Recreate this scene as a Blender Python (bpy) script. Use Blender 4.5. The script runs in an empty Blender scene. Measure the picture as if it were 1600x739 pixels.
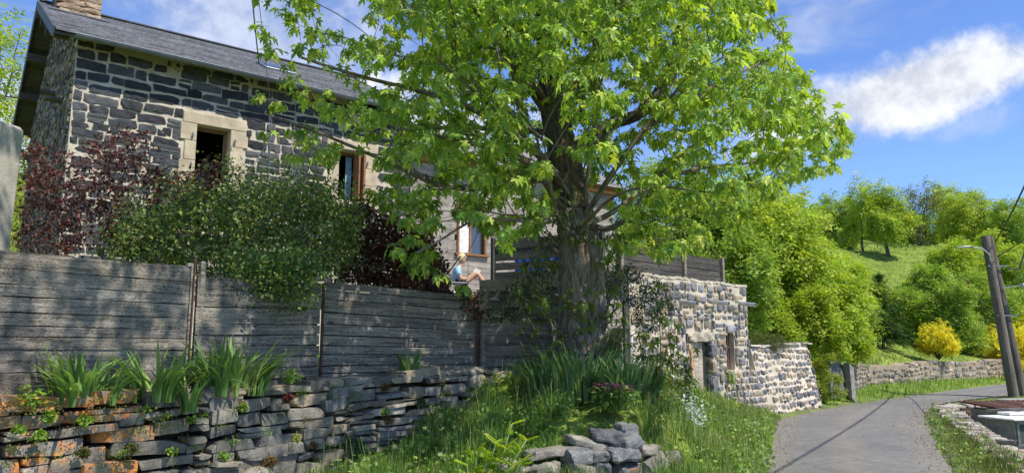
import bpy, math, random
import numpy as np
from mathutils import Vector, Matrix
R = math.radians
S = bpy.context.scene
# ------------------------------------------------------------------ camera, sky, sun, exposure
cd = bpy.data.cameras.new('camera'); cam = bpy.data.objects.new('camera', cd)
S.collection.objects.link(cam); S.camera = cam
cd.sensor_width = 36; cd.lens = 26.0; cd.clip_start = .05; cd.clip_end = 3000
cam.location = (0, 0, 1.6); cam.rotation_euler = (R(98.5), 0, 0)
SUN_AZ = math.atan2(.80, -.60); SUN_EL = R(56)
W = bpy.data.worlds.new('World'); S.world = W; W.use_nodes = True
S.view_settings.view_transform = 'Standard'; S.view_settings.look = 'None'
S.view_settings.exposure = .72; S.view_settings.gamma = 1; S.view_settings.use_curve_mapping = False
F = 1155.; TH = R(8.5)
def ray(px, py):
    x = (px-800)/F; y = (369.5-py)/F
    return np.array([x, math.cos(TH)-y*math.sin(TH), math.sin(TH)+y*math.cos(TH)])
def at(px, py, Y):
    r = ray(px, py); return np.array([0, 0, 1.6])+r*Y/r[1]
def proj(p):
    q = np.asarray(p, float)-[0, 0, 1.6]
    f = q[..., 1]*math.cos(TH)+q[..., 2]*math.sin(TH); u = -q[..., 1]*math.sin(TH)+q[..., 2]*math.cos(TH)
    return 800+F*q[..., 0]/f, 369.5-F*u/f
sl = bpy.data.lights.new('sun', 'SUN'); so = bpy.data.objects.new('sun', sl); S.collection.objects.link(so)
sl.energy = 3.8; sl.angle = R(.53); sl.color = (1, .955, .87)
sd = Vector((math.sin(SUN_AZ)*math.cos(SUN_EL), math.cos(SUN_AZ)*math.cos(SUN_EL), math.sin(SUN_EL)))
so.rotation_euler = sd.to_track_quat('Z', 'Y').to_euler(); so.location = (10, -10, 20)

def build_world():
    nt = W.node_tree; N = nt.nodes; L = nt.links; N.clear()
    out = N.new('ShaderNodeOutputWorld'); bg = N.new('ShaderNodeBackground'); bg.inputs[1].default_value = .15
    L.new(bg.outputs[0], out.inputs[0])
    sky = N.new('ShaderNodeTexSky'); sky.sky_type = 'NISHITA'; sky.sun_disc = False
    sky.sun_elevation = SUN_EL; sky.sun_rotation = SUN_AZ % (2*math.pi)
    sky.altitude = 1100; sky.air_density = 1.0; sky.dust_density = .0; sky.ozone_density = 6.0
    tc = N.new('ShaderNodeTexCoord'); D = tc.outputs['Generated']
    nrm = N.new('ShaderNodeVectorMath'); nrm.operation = 'NORMALIZE'; L.new(D, nrm.inputs[0]); D = nrm.outputs[0]
    def m(op, a, b=None, c=None):
        n = N.new('ShaderNodeMath'); n.operation = op
        for i, v in enumerate((a, b, c)):
            if v is None: continue
            if isinstance(v, (int, float)): n.inputs[i].default_value = v
            else: L.new(v, n.inputs[i])
        return n.outputs[0]
    def dot(v):
        n = N.new('ShaderNodeVectorMath'); n.operation = 'DOT_PRODUCT'; L.new(D, n.inputs[0]); n.inputs[1].default_value = v
        return n.outputs['Value']
    def noise(scale, detail, rough, stretch=(1, 1, 1), off=(0, 0, 0), dist=0):
        mp = N.new('ShaderNodeMapping'); L.new(D, mp.inputs[0]); mp.inputs['Scale'].default_value = stretch; mp.inputs['Location'].default_value = off
        n = N.new('ShaderNodeTexNoise'); L.new(mp.outputs[0], n.inputs[0]); n.inputs['Scale'].default_value = scale
        n.inputs['Detail'].default_value = detail; n.inputs['Roughness'].default_value = rough; n.inputs['Distortion'].default_value = dist
        return n.outputs[0]
    def ss(v, lo, hi):
        n = N.new('ShaderNodeMapRange'); n.interpolation_type = 'SMOOTHSTEP'; L.new(v, n.inputs[0])
        n.inputs[1].default_value = lo; n.inputs[2].default_value = hi; return n.outputs[0]
    n1 = noise(9, 9, .6); n2 = noise(34, 6, .62, off=(3, 1, 2)); n3 = noise(5, 6, .55, off=(7, 2, 1))
    nn = m('ADD', m('MULTIPLY', m('SUBTRACT', n1, .5), 1.9), m('MULTIPLY', m('SUBTRACT', n2, .5), .75))
    def ell(pa, pb, hw, edge=(.55, 1.12), k=1.0):   # elongated cloud between two sky directions
        a = Vector(ray(*pa)).normalized(); b = Vector(ray(*pb)).normalized(); c = ((a+b)/2).normalized()
        ax = (b-a); ra = ax.length/2; ax -= c*ax.dot(c); ax.normalize(); bx = c.cross(ax)
        x = m('DIVIDE', m('SUBTRACT', dot(ax), 0), ra); y = m('DIVIDE', dot(bx), hw)
        r = m('SQRT', m('ADD', m('MULTIPLY', x, x), m('MULTIPLY', y, y)))
        r = m('SUBTRACT', r, m('MULTIPLY', nn, k))
        v = ss(r, edge[1], edge[0])
        return m('MULTIPLY', v, m('GREATER_THAN', dot(c), 0))
    big = ell((1225, 200), (1700, 62), .052, (.45, 1.1), .8)
    b2 = ell((1150, 222), (1420, 140), .05, (.4, 1.1), .8)
    left = m('MULTIPLY', ell((120, 20), (640, 110), .11, (.1, 1.35), 1.2), .62)
    mid = ell((420, 190), (860, 230), .095, (.5, 1.1), 1.1)
    mid2 = m('MULTIPLY', ell((-60, 120), (60, 300), .1, (.2, 1.2), .8), .8)
    wisp = m('MULTIPLY', m('MULTIPLY', ss(noise(3.5, 7, .55, (1, 1, 4.5), (1.3, 0, .4), .6), .43, .78), .55), ss(dot((0, 0, 1)), .16, .4))
    w2 = m('MULTIPLY', ell((1470, 205), (1600, 170), .018, (.2, 1.5), 1.1), .3)
    dens = m('MAXIMUM', m('MAXIMUM', big, b2), m('MAXIMUM', m('MAXIMUM', left, mid), m('MAXIMUM', m('MAXIMUM', wisp, w2), mid2)))
    cr = N.new('ShaderNodeMix'); cr.data_type = 'RGBA'
    L.new(ss(m('ADD', n1, m('MULTIPLY', m('SUBTRACT', n2, .5), .6)), .36, .66), cr.inputs[0])
    cr.inputs[6].default_value = (2.7, 2.9, 3.35, 1); cr.inputs[7].default_value = (4.1, 4.2, 4.4, 1)
    mx = N.new('ShaderNodeMix'); mx.data_type = 'RGBA'
    tint = N.new('ShaderNodeMix'); tint.data_type = 'RGBA'; tint.blend_type = 'MULTIPLY'; tint.inputs[0].default_value = 1
    L.new(sky.outputs[0], tint.inputs[6]); tint.inputs[7].default_value = (.74, .78, .93, 1)
    L.new(dens, mx.inputs[0]); L.new(tint.outputs[2], mx.inputs[6]); L.new(cr.outputs[2], mx.inputs[7])
    L.new(mx.outputs[2], bg.inputs[0])
build_world()

# ------------------------------------------------------------------ helpers
rng = np.random.default_rng(7); random.seed(7)
C = S.collection
class MB:
    def __init__(s): s.v = []; s.f = []; s.c = []; s.p = []; s.m = []; s.n = 0
    def add(s, v, f, col=(1, 1, 1, 0), pc=None, mi=0):
        v = np.asarray(v, float).reshape(-1, 3)
        if not isinstance(f, list): f = [np.asarray(f, int)]
        col = np.asarray(col, float)
        if col.ndim == 1:
            if len(col) == 3: col = np.append(col, 0)
            col = np.tile(col, (len(v), 1))
        elif col.shape[1] == 3: col = np.hstack([col, np.zeros((len(col), 1))])
        s.v.append(v); s.c.append(col); s.p.append(v if pc is None else np.asarray(pc, float))
        for g in f:
            g = np.asarray(g, int)
            if len(g): s.f.append(g+s.n); s.m.append(np.full(len(g), mi))
        s.n += len(v)
    def build(s, name, mats, parent=None, smooth=False):
        me = bpy.data.meshes.new(name)
        v = np.vstack(s.v); me.vertices.add(len(v)); me.vertices.foreach_set('co', v.ravel())
        tot = np.concatenate([np.full(len(g), g.shape[1]) for g in s.f]); li = np.concatenate([g.ravel() for g in s.f])
        st = np.concatenate([[0], np.cumsum(tot)[:-1]])
        me.loops.add(len(li)); me.loops.foreach_set('vertex_index', li.astype(np.int32))
        me.polygons.add(len(tot)); me.polygons.foreach_set('loop_start', st.astype(np.int32)); me.polygons.foreach_set('loop_total', tot.astype(np.int32))
        me.polygons.foreach_set('material_index', np.concatenate(s.m).astype(np.int32))
        me.polygons.foreach_set('use_smooth', np.full(len(tot), smooth))
        a = me.color_attributes.new('Col', 'FLOAT_COLOR', 'POINT'); a.data.foreach_set('color', np.vstack(s.c).astype(np.float32).ravel())
        b = me.attributes.new('pc', 'FLOAT_VECTOR', 'POINT'); b.data.foreach_set('vector', np.vstack(s.p).astype(np.float32).ravel())
        me.update(calc_edges=True)
        for m in (mats if isinstance(mats, (list, tuple)) else [mats]): me.materials.append(m)
        o = bpy.data.objects.new(name, me); C.objects.link(o)
        if parent: o.parent = parent
        return o
def tag(o, label, cat, group=None, kind=None):
    if label: o['label'] = label
    if cat: o['category'] = cat
    if group: o['group'] = group
    if kind: o['kind'] = kind
    return o
def thing(name, label, cat, group=None):
    o = bpy.data.objects.new(name, None); C.objects.link(o); o.empty_display_size = .2
    return tag(o, label, cat, group)
def structure(o): o['kind'] = 'structure'; return o

BOXF = np.array([[0, 1, 3, 2], [4, 6, 7, 5], [0, 4, 5, 1], [2, 3, 7, 6], [0, 2, 6, 4], [1, 5, 7, 3]])
def box(mb, c, size, ax=None, ay=None, az=None, col=(1, 1, 1), bev=0, mi=0, pcoff=None):
    """oriented box centred at c; pc = local coords (x along ax) + random offset"""
    ax = np.array([1., 0, 0]) if ax is None else np.asarray(ax, float); ax = ax/np.linalg.norm(ax)
    az = np.array([0., 0, 1]) if az is None else np.asarray(az, float); az = az/np.linalg.norm(az)
    ay = np.cross(az, ax) if ay is None else np.asarray(ay, float); ay = ay/np.linalg.norm(ay)
    h = np.asarray(size, float)/2
    off = rng.uniform(0, 50, 3) if pcoff is None else pcoff
    if bev <= 0:
        q = np.array([[i, j, k] for i in (-1, 1) for j in (-1, 1) for k in (-1, 1)])*h
        v = np.asarray(c)+q[:, :1]*ax+q[:, 1:2]*ay+q[:, 2:]*az
        mb.add(v, BOXF, col, q+off, mi)
    else:
        b = min(bev, h.min()*.45); vs = []; ps = []
        # chamfered box: 24 verts, three per corner
        for i in (-1, 1):
            for j in (-1, 1):
                for k in (-1, 1):
                    s3 = np.array([i, j, k])
                    for a in range(3):
                        d = h-b; d = d.copy(); d[a] = h[a]; q = s3*d; vs.append(q)
        q = np.array(vs); v = np.asarray(c)+q[:, :1]*ax+q[:, 1:2]*ay+q[:, 2:]*az
        def idx(i, j, k, a): return ((i*2+j)*2+k)*3+a
        fq = []; ft = []
        for a in range(3):
            o1, o2 = [x for x in range(3) if x != a]
            for sgn in (0, 1):
                loop = []
                for (p, r) in ((0, 0), (1, 0), (1, 1), (0, 1)):
                    t = [0, 0, 0]; t[a] = sgn; t[o1] = p; t[o2] = r; loop.append(idx(*t, a))
                if (sgn == 1) != (a != 1): loop = loop[::-1]
                fq.append(loop)
            for p in (0, 1):
                for r in (0, 1):
                    t0 = [0, 0, 0]; t0[o1] = p; t0[o2] = r; t1 = list(t0); t1[a] = 1
                    lp = [idx(*t0, o1), idx(*t1, o1), idx(*t1, o2), idx(*t0, o2)]
                    fq.append(lp)
        for i in (0, 1):
            for j in (0, 1):
                for k in (0, 1): ft.append([idx(i, j, k, 0), idx(i, j, k, 1), idx(i, j, k, 2)])
        mb.add(v, [np.array(fq), np.array(ft)], col, q+off, mi)
def tube(mb, pts, rad, sides=8, col=(1, 1, 1), cap=True, rough=0, mi=0, flat=1.0):
    pts = np.asarray(pts, float); n = len(pts); rad = np.broadcast_to(np.asarray(rad, float), (n,))
    t = np.gradient(pts, axis=0); t /= np.linalg.norm(t, axis=1)[:, None]+1e-9
    up = np.array([0, 0, 1.]) if abs(t[0][2]) < .9 else np.array([1., 0, 0])
    x = np.cross(up, t[0]); x /= np.linalg.norm(x); vs = []; ps = []
    ang = np.linspace(0, 2*np.pi, sides, endpoint=False); L = 0
    ph = rng.uniform(0, 6, 6)
    for i in range(n):
        x = x-t[i]*np.dot(x, t[i]); x /= np.linalg.norm(x)+1e-9; y = np.cross(t[i], x)
        if i: L += np.linalg.norm(pts[i]-pts[i-1])
        r = rad[i]*(1+rough*(np.sin(ang*2+ph[0]+L*1.7)*.5+np.sin(ang*3+ph[1]-L*2.3)*.35+np.sin(ang*5+ph[2]+L*3)*.25+rng.normal(0, .12, sides)))
        vs.append(pts[i]+np.outer(np.cos(ang)*r, x)+np.outer(np.sin(ang)*r*flat, y))
        ps.append(np.stack([np.cos(ang)*rad[i], np.sin(ang)*rad[i], np.full(sides, L)], 1))
    v = np.vstack(vs); f = []
    i = np.arange(n-1)[:, None]*sides; j = np.arange(sides)[None]; k = (j+1) % sides
    f = [np.stack([i+j, i+k, i+sides+k, i+sides+j], -1).reshape(-1, 4)]
    if cap: f += [np.arange(sides)[::-1][None], (np.arange(sides)+(n-1)*sides)[None]]
    mb.add(v, f, col, np.vstack(ps)+rng.uniform(0, 20), mi)
# unit cube grid with n cells per side (shared per face only)
def cube_grid(nx, ny, nz):
    vs = {}; vl = []; fl = []
    def V(i, j, k):
        key = (i, j, k)
        if key not in vs: vs[key] = len(vl); vl.append([2*i/nx-1, 2*j/ny-1, 2*k/nz-1])
        return vs[key]
    for i in range(nx):
        for j in range(ny):
            fl.append([V(i, j, nz), V(i+1, j, nz), V(i+1, j+1, nz), V(i, j+1, nz)]); fl.append([V(i, j, 0), V(i, j+1, 0), V(i+1, j+1, 0), V(i+1, j, 0)])
    for i in range(nx):
        for k in range(nz):
            fl.append([V(i, 0, k), V(i+1, 0, k), V(i+1, 0, k+1), V(i, 0, k+1)]); fl.append([V(i, ny, k), V(i, ny, k+1), V(i+1, ny, k+1), V(i+1, ny, k)])
    for j in range(ny):
        for k in range(nz):
            fl.append([V(0, j, k), V(0, j, k+1), V(0, j+1, k+1), V(0, j+1, k)]); fl.append([V(nx, j, k), V(nx, j+1, k), V(nx, j+1, k+1), V(nx, j, k+1)])
    return np.array(vl, float), np.array(fl)
_CG = {}
def stone(mb, c, size, ax, ay, az, col, rnd=.25, chip=3, rough=.04, n=(5, 3, 3), rot=0., mi=0):
    """one rough stone: rounded, chipped by random planes, lumpy"""
    if n not in _CG: _CG[n] = cube_grid(*n)
    q, f = _CG[n]; q = q.copy(); h = np.maximum(np.asarray(size, float), .03)/2
    hm = h.min()*rnd*2
    # round: shrink to inner box + sphere-ish offset
    p = q*h; inner = np.clip(p, -(h-hm), h-hm); d = p-inner; dl = np.linalg.norm(d, axis=1)+1e-9
    lim = np.minimum(dl, hm); p = inner+d*(lim/dl)[:, None]
    # skew corners
    sk = rng.normal(0, .07, (3, 3)); sk[np.diag_indices(3)] = 0
    p = p+(q@sk)*h*np.array([.35, .6, .8])
    for _ in range(chip):
        nv = rng.normal(0, 1, 3); nv[0] *= .9; nv[1] *= .5; nv /= np.linalg.norm(nv)
        e = (np.abs(nv)*h).sum()*rng.uniform(.66, .88); dd = p@nv-e; k = dd > 0; p[k] -= np.outer(dd[k], nv)
    ph = rng.uniform(0, 6.3, (3, 3)); fr = rng.uniform(8, 26, (3, 3))
    p += h.min()*rough*2*np.stack([np.sin(p@fr[i]+ph[i, 0])+.5*np.sin(p@fr[i][::-1]*2.1+ph[i, 1]) for i in range(3)], 1)
    p += rng.normal(0, h.min()*rough*.5, p.shape)
    if rot:
        cr, sr = math.cos(rot), math.sin(rot); x = p[:, 0]*cr-p[:, 2]*sr; z = p[:, 0]*sr+p[:, 2]*cr; p = np.stack([x, p[:, 1], z], 1)
    v = np.asarray(c)+p[:, :1]*ax+p[:, 1:2]*ay+p[:, 2:]*az
    mb.add(v, f, col, v, mi)

def inpoly(x, y, poly):
    x = np.asarray(x, float); y = np.asarray(y, float); r = np.zeros(x.shape, bool); n = len(poly)
    for i in range(n):
        x1, y1 = poly[i]; x2, y2 = poly[(i+1) % n]
        c = ((y1 > y) != (y2 > y)) & (x < (x2-x1)*(y-y1)/(y2-y1+1e-12)+x1); r ^= c
    return r
def dline(x, y, pl, closed=False):
    x = np.asarray(x, float); y = np.asarray(y, float); d = np.full(x.shape, 1e9)
    P = list(pl)+([pl[0]] if closed else [])
    for (x1, y1), (x2, y2) in zip(P[:-1], P[1:]):
        dx, dy = x2-x1, y2-y1; t = np.clip(((x-x1)*dx+(y-y1)*dy)/(dx*dx+dy*dy), 0, 1)
        d = np.minimum(d, np.hypot(x-x1-t*dx, y-y1-t*dy))
    return d
def resample(pl, step):
    P = np.array(pl, float); seg = np.linalg.norm(np.diff(P, axis=0), axis=1); L = np.concatenate([[0], np.cumsum(seg)])
    n = max(2, int(L[-1]/step)+1); t = np.linspace(0, L[-1], n)
    return np.stack([np.interp(t, L, P[:, k]) for k in range(P.shape[1])], 1)
def smoothpl(pl, it=2):
    P = np.array(pl, float)
    for _ in range(it):
        a = P[:-1]*.75+P[1:]*.25; b = P[:-1]*.25+P[1:]*.75
        P = np.vstack([P[:1], np.stack([a, b], 1).reshape(-1, P.shape[1])[1:-1], P[-1:]])
    return P
def smst(x): x = np.clip(x, 0, 1); return x*x*(3-2*x)

# ------------------------------------------------------------------ materials
def mat(name, rough=.8, spec=.3):
    m = bpy.data.materials.new(name); m.use_nodes = True; nt = m.node_tree; b = nt.nodes['Principled BSDF']
    b.inputs['Roughness'].default_value = rough; b.inputs['Specular IOR Level'].default_value = spec
    return m, nt, b
class G:
    def __init__(s, nt): s.nt = nt; s.N = nt.nodes; s.L = nt.links
    def attr(s, name, out='Color'): n = s.N.new('ShaderNodeAttribute'); n.attribute_name = name; return n.outputs[out]
    def coord(s, name='Object'): return s.N.new('ShaderNodeTexCoord').outputs[name]
    def mapping(s, v, sc=(1, 1, 1), loc=(0, 0, 0)):
        n = s.N.new('ShaderNodeMapping'); s.L.new(v, n.inputs[0]); n.inputs['Scale'].default_value = sc; n.inputs['Location'].default_value = loc; return n.outputs[0]
    def noise(s, v, scale, detail=4, rough=.55, dist=0, out=0):
        n = s.N.new('ShaderNodeTexNoise'); s.L.new(v, n.inputs[0]); n.inputs['Scale'].default_value = scale; n.inputs['Detail'].default_value = detail
        n.inputs['Roughness'].default_value = rough; n.inputs['Distortion'].default_value = dist; return n.outputs[out]
    def vor(s, v, scale, feat='F1', out='Distance'):
        n = s.N.new('ShaderNodeTexVoronoi'); n.feature = feat; s.L.new(v, n.inputs['Vector']); n.inputs['Scale'].default_value = scale; return n.outputs[out]
    def ramp(s, v, pts):
        n = s.N.new('ShaderNodeValToRGB'); s.L.new(v, n.inputs[0]); e = n.color_ramp.elements
        for i, (p, c) in enumerate(pts):
            if i >= 2: e.new(p)
        for i, (p, c) in enumerate(pts):
            e[i].position = p; e[i].color = (*c, 1) if not isinstance(c, float) else (c, c, c, 1)
        return n.outputs[0]
    def mr(s, v, a, b, c=0., d=1.):
        n = s.N.new('ShaderNodeMapRange'); s.L.new(v, n.inputs[0])
        for i, x in enumerate((a, b, c, d)): n.inputs[i+1].default_value = x
        return n.outputs[0]
    def math(s, op, a, b):
        n = s.N.new('ShaderNodeMath'); n.operation = op
        for i, x in enumerate((a, b)):
            if isinstance(x, (int, float)): n.inputs[i].default_value = x
            else: s.L.new(x, n.inputs[i])
        return n.outputs[0]
    def mix(s, f, a, b, mode='MIX'):
        n = s.N.new('ShaderNodeMix'); n.data_type = 'RGBA'; n.blend_type = mode
        for i, x in ((0, f), (6, a), (7, b)):
            if isinstance(x, (int, float)): n.inputs[i].default_value = x
            elif isinstance(x, tuple): n.inputs[i].default_value = (*x, 1)
            else: s.L.new(x, n.inputs[i])
        return n.outputs[2]
    def bump(s, bsdf, h, strength=.5, dist=.01):
        n = s.N.new('ShaderNodeBump'); n.inputs['Strength'].default_value = strength; n.inputs['Distance'].default_value = dist
        s.L.new(h, n.inputs['Height']); s.L.new(n.outputs[0], bsdf.inputs['Normal'])
M = {}
def m_stone(name, sc=1., lich=(.55, .56, .52), lamt=.5, rough=.85, bd=.012):
    m, nt, b = mat(name, rough); g = G(nt); co = g.coord(); col = g.attr('Col'); al = g.attr('Col', 'Alpha')
    n1 = g.noise(co, 7*sc, 6, .65); n2 = g.noise(co, 38*sc, 5, .7); n3 = g.noise(co, 150*sc, 2, .6)
    c = g.mix(1., col, g.ramp(n1, [(.3, (.62, .62, .64)), (.7, (1.35, 1.33, 1.28))]), 'MULTIPLY')
    c = g.mix(1., c, g.ramp(n2, [(.3, (.7, .7, .7)), (.72, (1.3, 1.3, 1.3))]), 'MULTIPLY')
    spots = g.math('MULTIPLY', g.mr(n2, .6, .68), g.mr(n1, .42, .6))
    c = g.mix(g.math('MULTIPLY', spots, lamt), c, lich)
    orange = g.math('MULTIPLY', g.mr(g.math('ADD', g.noise(co, 9*sc, 6, .7), g.math('MULTIPLY', al, .34)), .62, .76), g.mr(al, .05, .3))
    c = g.mix(orange, c, g.ramp(n2, [(.35, (.42, .12, .03)), (.65, (.72, .3, .07))]))
    g.L.new(c, b.inputs['Base Color'])
    hgt = g.math('ADD', g.math('MULTIPLY', n1, .8), g.math('ADD', g.math('MULTIPLY', n2, .5), g.math('MULTIPLY', n3, .15)))
    g.bump(b, hgt, .9, bd); return m
M['stone'] = m_stone('stone'); M['dark_stone'] = m_stone('dark_stone', lamt=.12); M['rubble'] = m_stone('rubble', lamt=.22)
def m_mortar(name, col):
    m, nt, b = mat(name, .95, .1); g = G(nt); co = g.coord(); n1 = g.noise(co, 3, 5, .6); n2 = g.noise(co, 60, 5, .7)
    c = g.mix(1., col, g.ramp(n1, [(.3, (.72, .7, .66)), (.7, (1.15, 1.13, 1.1))]), 'MULTIPLY')
    c = g.mix(1., c, g.ramp(n2, [(.3, (.82, .82, .82)), (.7, (1.12, 1.12, 1.12))]), 'MULTIPLY')
    g.L.new(c, b.inputs['Base Color']); g.bump(b, g.math('ADD', n2, g.math('MULTIPLY', n1, 2)), .6, .012); return m
M['mortar_pale'] = m_mortar('mortar_pale', (.55, .49, .39)); M['mortar_cream'] = m_mortar('mortar_cream', (.6, .53, .42))
M['mortar_brown'] = m_mortar('mortar_brown', (.3, .25, .18)); M['sandstone'] = m_mortar('sandstone', (.52, .44, .32))
M['concrete'] = m_mortar('concrete', (.34, .33, .3)); M['earth'] = m_mortar('earth', (.1, .07, .045))
M['pillar'] = m_mortar('pillar', (.42, .39, .33))
def m_wood(name, a, b_, rough=.85, k=1.):
    m, nt, b = mat(name, rough, .2); g = G(nt); pc = g.attr('pc', 'Vector'); col = g.attr('Col')
    v = g.mapping(pc, (1.2, 22, 22)); n1 = g.noise(v, 1.6, 6, .6, .5)
    v2 = g.mapping(pc, (2.4, 9, 9)); n2 = g.noise(v2, 1.1, 3, .5, 1.6)
    rings = g.math('FRACT', g.math('MULTIPLY', n2, 14), 0)
    rg = g.mr(g.math('ABSOLUTE', g.math('SUBTRACT', rings, .5), 0), 0, .5)
    f = g.math('ADD', g.math('MULTIPLY', n1, .75), g.math('MULTIPLY', rg, .25))
    c = g.ramp(f, [(.33, a), (.64, b_)]); c = g.mix(1., c, col, 'MULTIPLY')
    big = g.noise(g.mapping(pc, (.8, 3, 3)), 1.3, 4, .6)
    c = g.mix(1., c, g.ramp(big, [(.3, (.65, .65, .66)), (.7, (1.25, 1.22, 1.18))]), 'MULTIPLY')
    kn = g.vor(g.mapping(pc, (1.3, 4, 4)), 1.1); c = g.mix(g.mr(kn, .09, .04), c, (.05, .035, .025))
    g.L.new(c, b.inputs['Base Color']); g.bump(b, f, .7*k, .004); return m
M['wood_grey'] = m_wood('wood_grey', (.08, .069, .055), (.35, .315, .265)); M['wood_pale'] = m_wood('wood_pale', (.22, .19, .155), (.5, .46, .4))
M['wood_dark'] = m_wood('wood_dark', (.035, .033, .03), (.12, .112, .1)); M['wood_brown'] = m_wood('wood_brown', (.16, .07, .03), (.36, .19, .1))
M['wood_pole'] = m_wood('wood_pole', (.075, .062, .05), (.22, .19, .16)); M['wood_door'] = m_wood('wood_door', (.28, .22, .16), (.6, .53, .43))
M['wood_orange'] = m_wood('wood_orange', (.34, .16, .05), (.6, .33, .14))
def m_plain(name, col, rough=.5, metal=0., bump=.0, var=.25, sc=12):
    m, nt, b = mat(name, rough, .4); g = G(nt); co = g.coord(); n = g.noise(co, sc, 5, .6)
    c = g.mix(1., col, g.ramp(n, [(.3, (1-var,)*3), (.7, (1+var,)*3)]), 'MULTIPLY')
    if name in ('slate', 'roof_pale', 'red_paint'): c = g.mix(1., c, g.attr('Col'), 'MULTIPLY')
    g.L.new(c, b.inputs['Base Color'])
    b.inputs['Metallic'].default_value = metal
    if bump: g.bump(b, n, bump, .01)
    return m
M['slate'] = m_plain('slate', (.25, .242, .248), .55, 0, .4, .3, 9); M['slate_dark'] = m_plain('slate_dark', (.085, .088, .1), .6, 0, .3)
M['zinc'] = m_plain('zinc', (.2, .215, .235), .42, .5, 0, .2, 4); M['zinc_bright'] = m_plain('zinc_bright', (.5, .52, .54), .4, .7)
M['steel'] = m_plain('steel', (.2, .2, .21), .5, .6); M['rust'] = m_plain('rust', (.1, .045, .03), .8, 0, .3, .4)
M['white'] = m_plain('white', (.72, .71, .68), .5); M['black'] = m_plain('black', (.02, .02, .02), .6)
M['rubber'] = m_plain('rubber', (.025, .025, .028), .6); M['blue'] = m_plain('blue', (.03, .12, .6), .5)
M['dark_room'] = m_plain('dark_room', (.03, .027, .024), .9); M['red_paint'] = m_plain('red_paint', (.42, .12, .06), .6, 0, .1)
M['grey_green'] = m_plain('grey_green', (.22, .24, .22), .6); M['tile_light'] = m_plain('tile_light', (.42, .39, .36), .7, 0, .3)
M['roof_pale'] = m_plain('roof_pale', (.42, .39, .37), .7, 0, .3)
M['skin'] = m_plain('skin', (.52, .3, .2), .5, 0, 0, .06); M['hair'] = m_plain('hair', (.62, .47, .24), .6, 0, .5, .3, 60)
M['shirt'] = m_plain('shirt', (.3, .5, .68), .8, 0, .3, .2, 25); M['shorts'] = m_plain('shorts', (.03, .03, .04), .8); M['paper'] = m_plain('paper', (.75, .74, .7), .7)
g_ = bpy.data.materials.new('glass'); g_.use_nodes = True; b = g_.node_tree.nodes['Principled BSDF']
b.inputs['Base Color'].default_value = (.05, .06, .07, 1); b.inputs['Roughness'].default_value = .06; b.inputs['Specular IOR Level'].default_value = .9; M['glass'] = g_
def m_bark(name, a, b_, orange=.0, sc=1.):
    m, nt, b = mat(name, .92, .15); g = G(nt); pc = g.attr('pc', 'Vector'); col = g.attr('Col')
    v = g.mapping(pc, (9*sc, 9*sc, 2.6*sc)); n = g.noise(v, 1.6, 7, .68, .8); n2 = g.noise(pc, 2.2, 4, .6); vo = g.vor(g.mapping(pc, (14*sc, 14*sc, 3.5*sc)), 1.)
    f = g.math('ADD', g.math('MULTIPLY', n, .7), g.math('MULTIPLY', vo, .35))
    c = g.ramp(f, [(.3, a), (.68, b_)]); c = g.mix(1., c, col, 'MULTIPLY')
    if orange: c = g.mix(g.math('MULTIPLY', g.math('MULTIPLY', g.mr(n2, .46, .6), g.mr(n, .4, .6)), orange), c, (.36, .17, .05))
    g.L.new(c, b.inputs['Base Color']); g.bump(b, f, 1., .03); return m
M['bark'] = m_bark('bark', (.045, .038, .032), (.3, .27, .23), .42, 1.5); M['twig'] = m_bark('twig', (.07, .06, .045), (.2, .175, .14))
M['bark_far'] = m_bark('bark_far', (.05, .04, .03), (.16, .14, .11))
def m_leaf(name, trans=.35, rough=.5, tint=(1.15, 1.15, .55), spec=.35):
    m, nt, b = mat(name, rough, spec); g = G(nt); col = g.attr('Col'); N = nt.nodes; L = nt.links
    g.L.new(col, b.inputs['Base Color'])
    t = N.new('ShaderNodeBsdfTranslucent'); L.new(g.mix(1., col, tint, 'MULTIPLY'), t.inputs[0])
    mx = N.new('ShaderNodeMixShader'); mx.inputs[0].default_value = trans; L.new(b.outputs[0], mx.inputs[1]); L.new(t.outputs[0], mx.inputs[2])
    L.new(mx.outputs[0], N['Material Output'].inputs[0]); return m
M['leaf'] = m_leaf('leaf', .48, .42, (1.45, 1.4, .5)); M['leaf_small'] = m_leaf('leaf_small', .42, .55, (1.3, 1.3, .6)); M['blade'] = m_leaf('blade', .3, .5, (1.2, 1.2, .6))
M['leaf_purple'] = m_leaf('leaf_purple', .22, .5, (1.5, .8, .8)); M['petal'] = m_leaf('petal', .3, .6, (1., 1.05, .8))
def m_ground():
    m, nt, b = mat('ground', .95, .1); g = G(nt); co = g.coord(); n = g.noise(co, .8, 6, .6); n2 = g.noise(co, 12, 5, .7); n3 = g.noise(co, .07, 3, .5)
    c = g.ramp(n, [(.3, (.09, .11, .035)), (.5, (.14, .21, .045)), (.72, (.25, .3, .08))])
    c = g.mix(1., c, g.ramp(n2, [(.3, (.6, .6, .6)), (.7, (1.4, 1.35, 1.2))]), 'MULTIPLY')
    c = g.mix(g.mr(n2, .62, .72, 0, .5), c, (.12, .09, .05)); c = g.mix(1., c, g.ramp(n3, [(.35, (.85, .9, .8)), (.65, (1.3, 1.2, 1.))]), 'MULTIPLY')
    g.L.new(c, b.inputs['Base Color']); g.bump(b, n2, 1., .05); return m
M['ground'] = m_ground()
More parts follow.
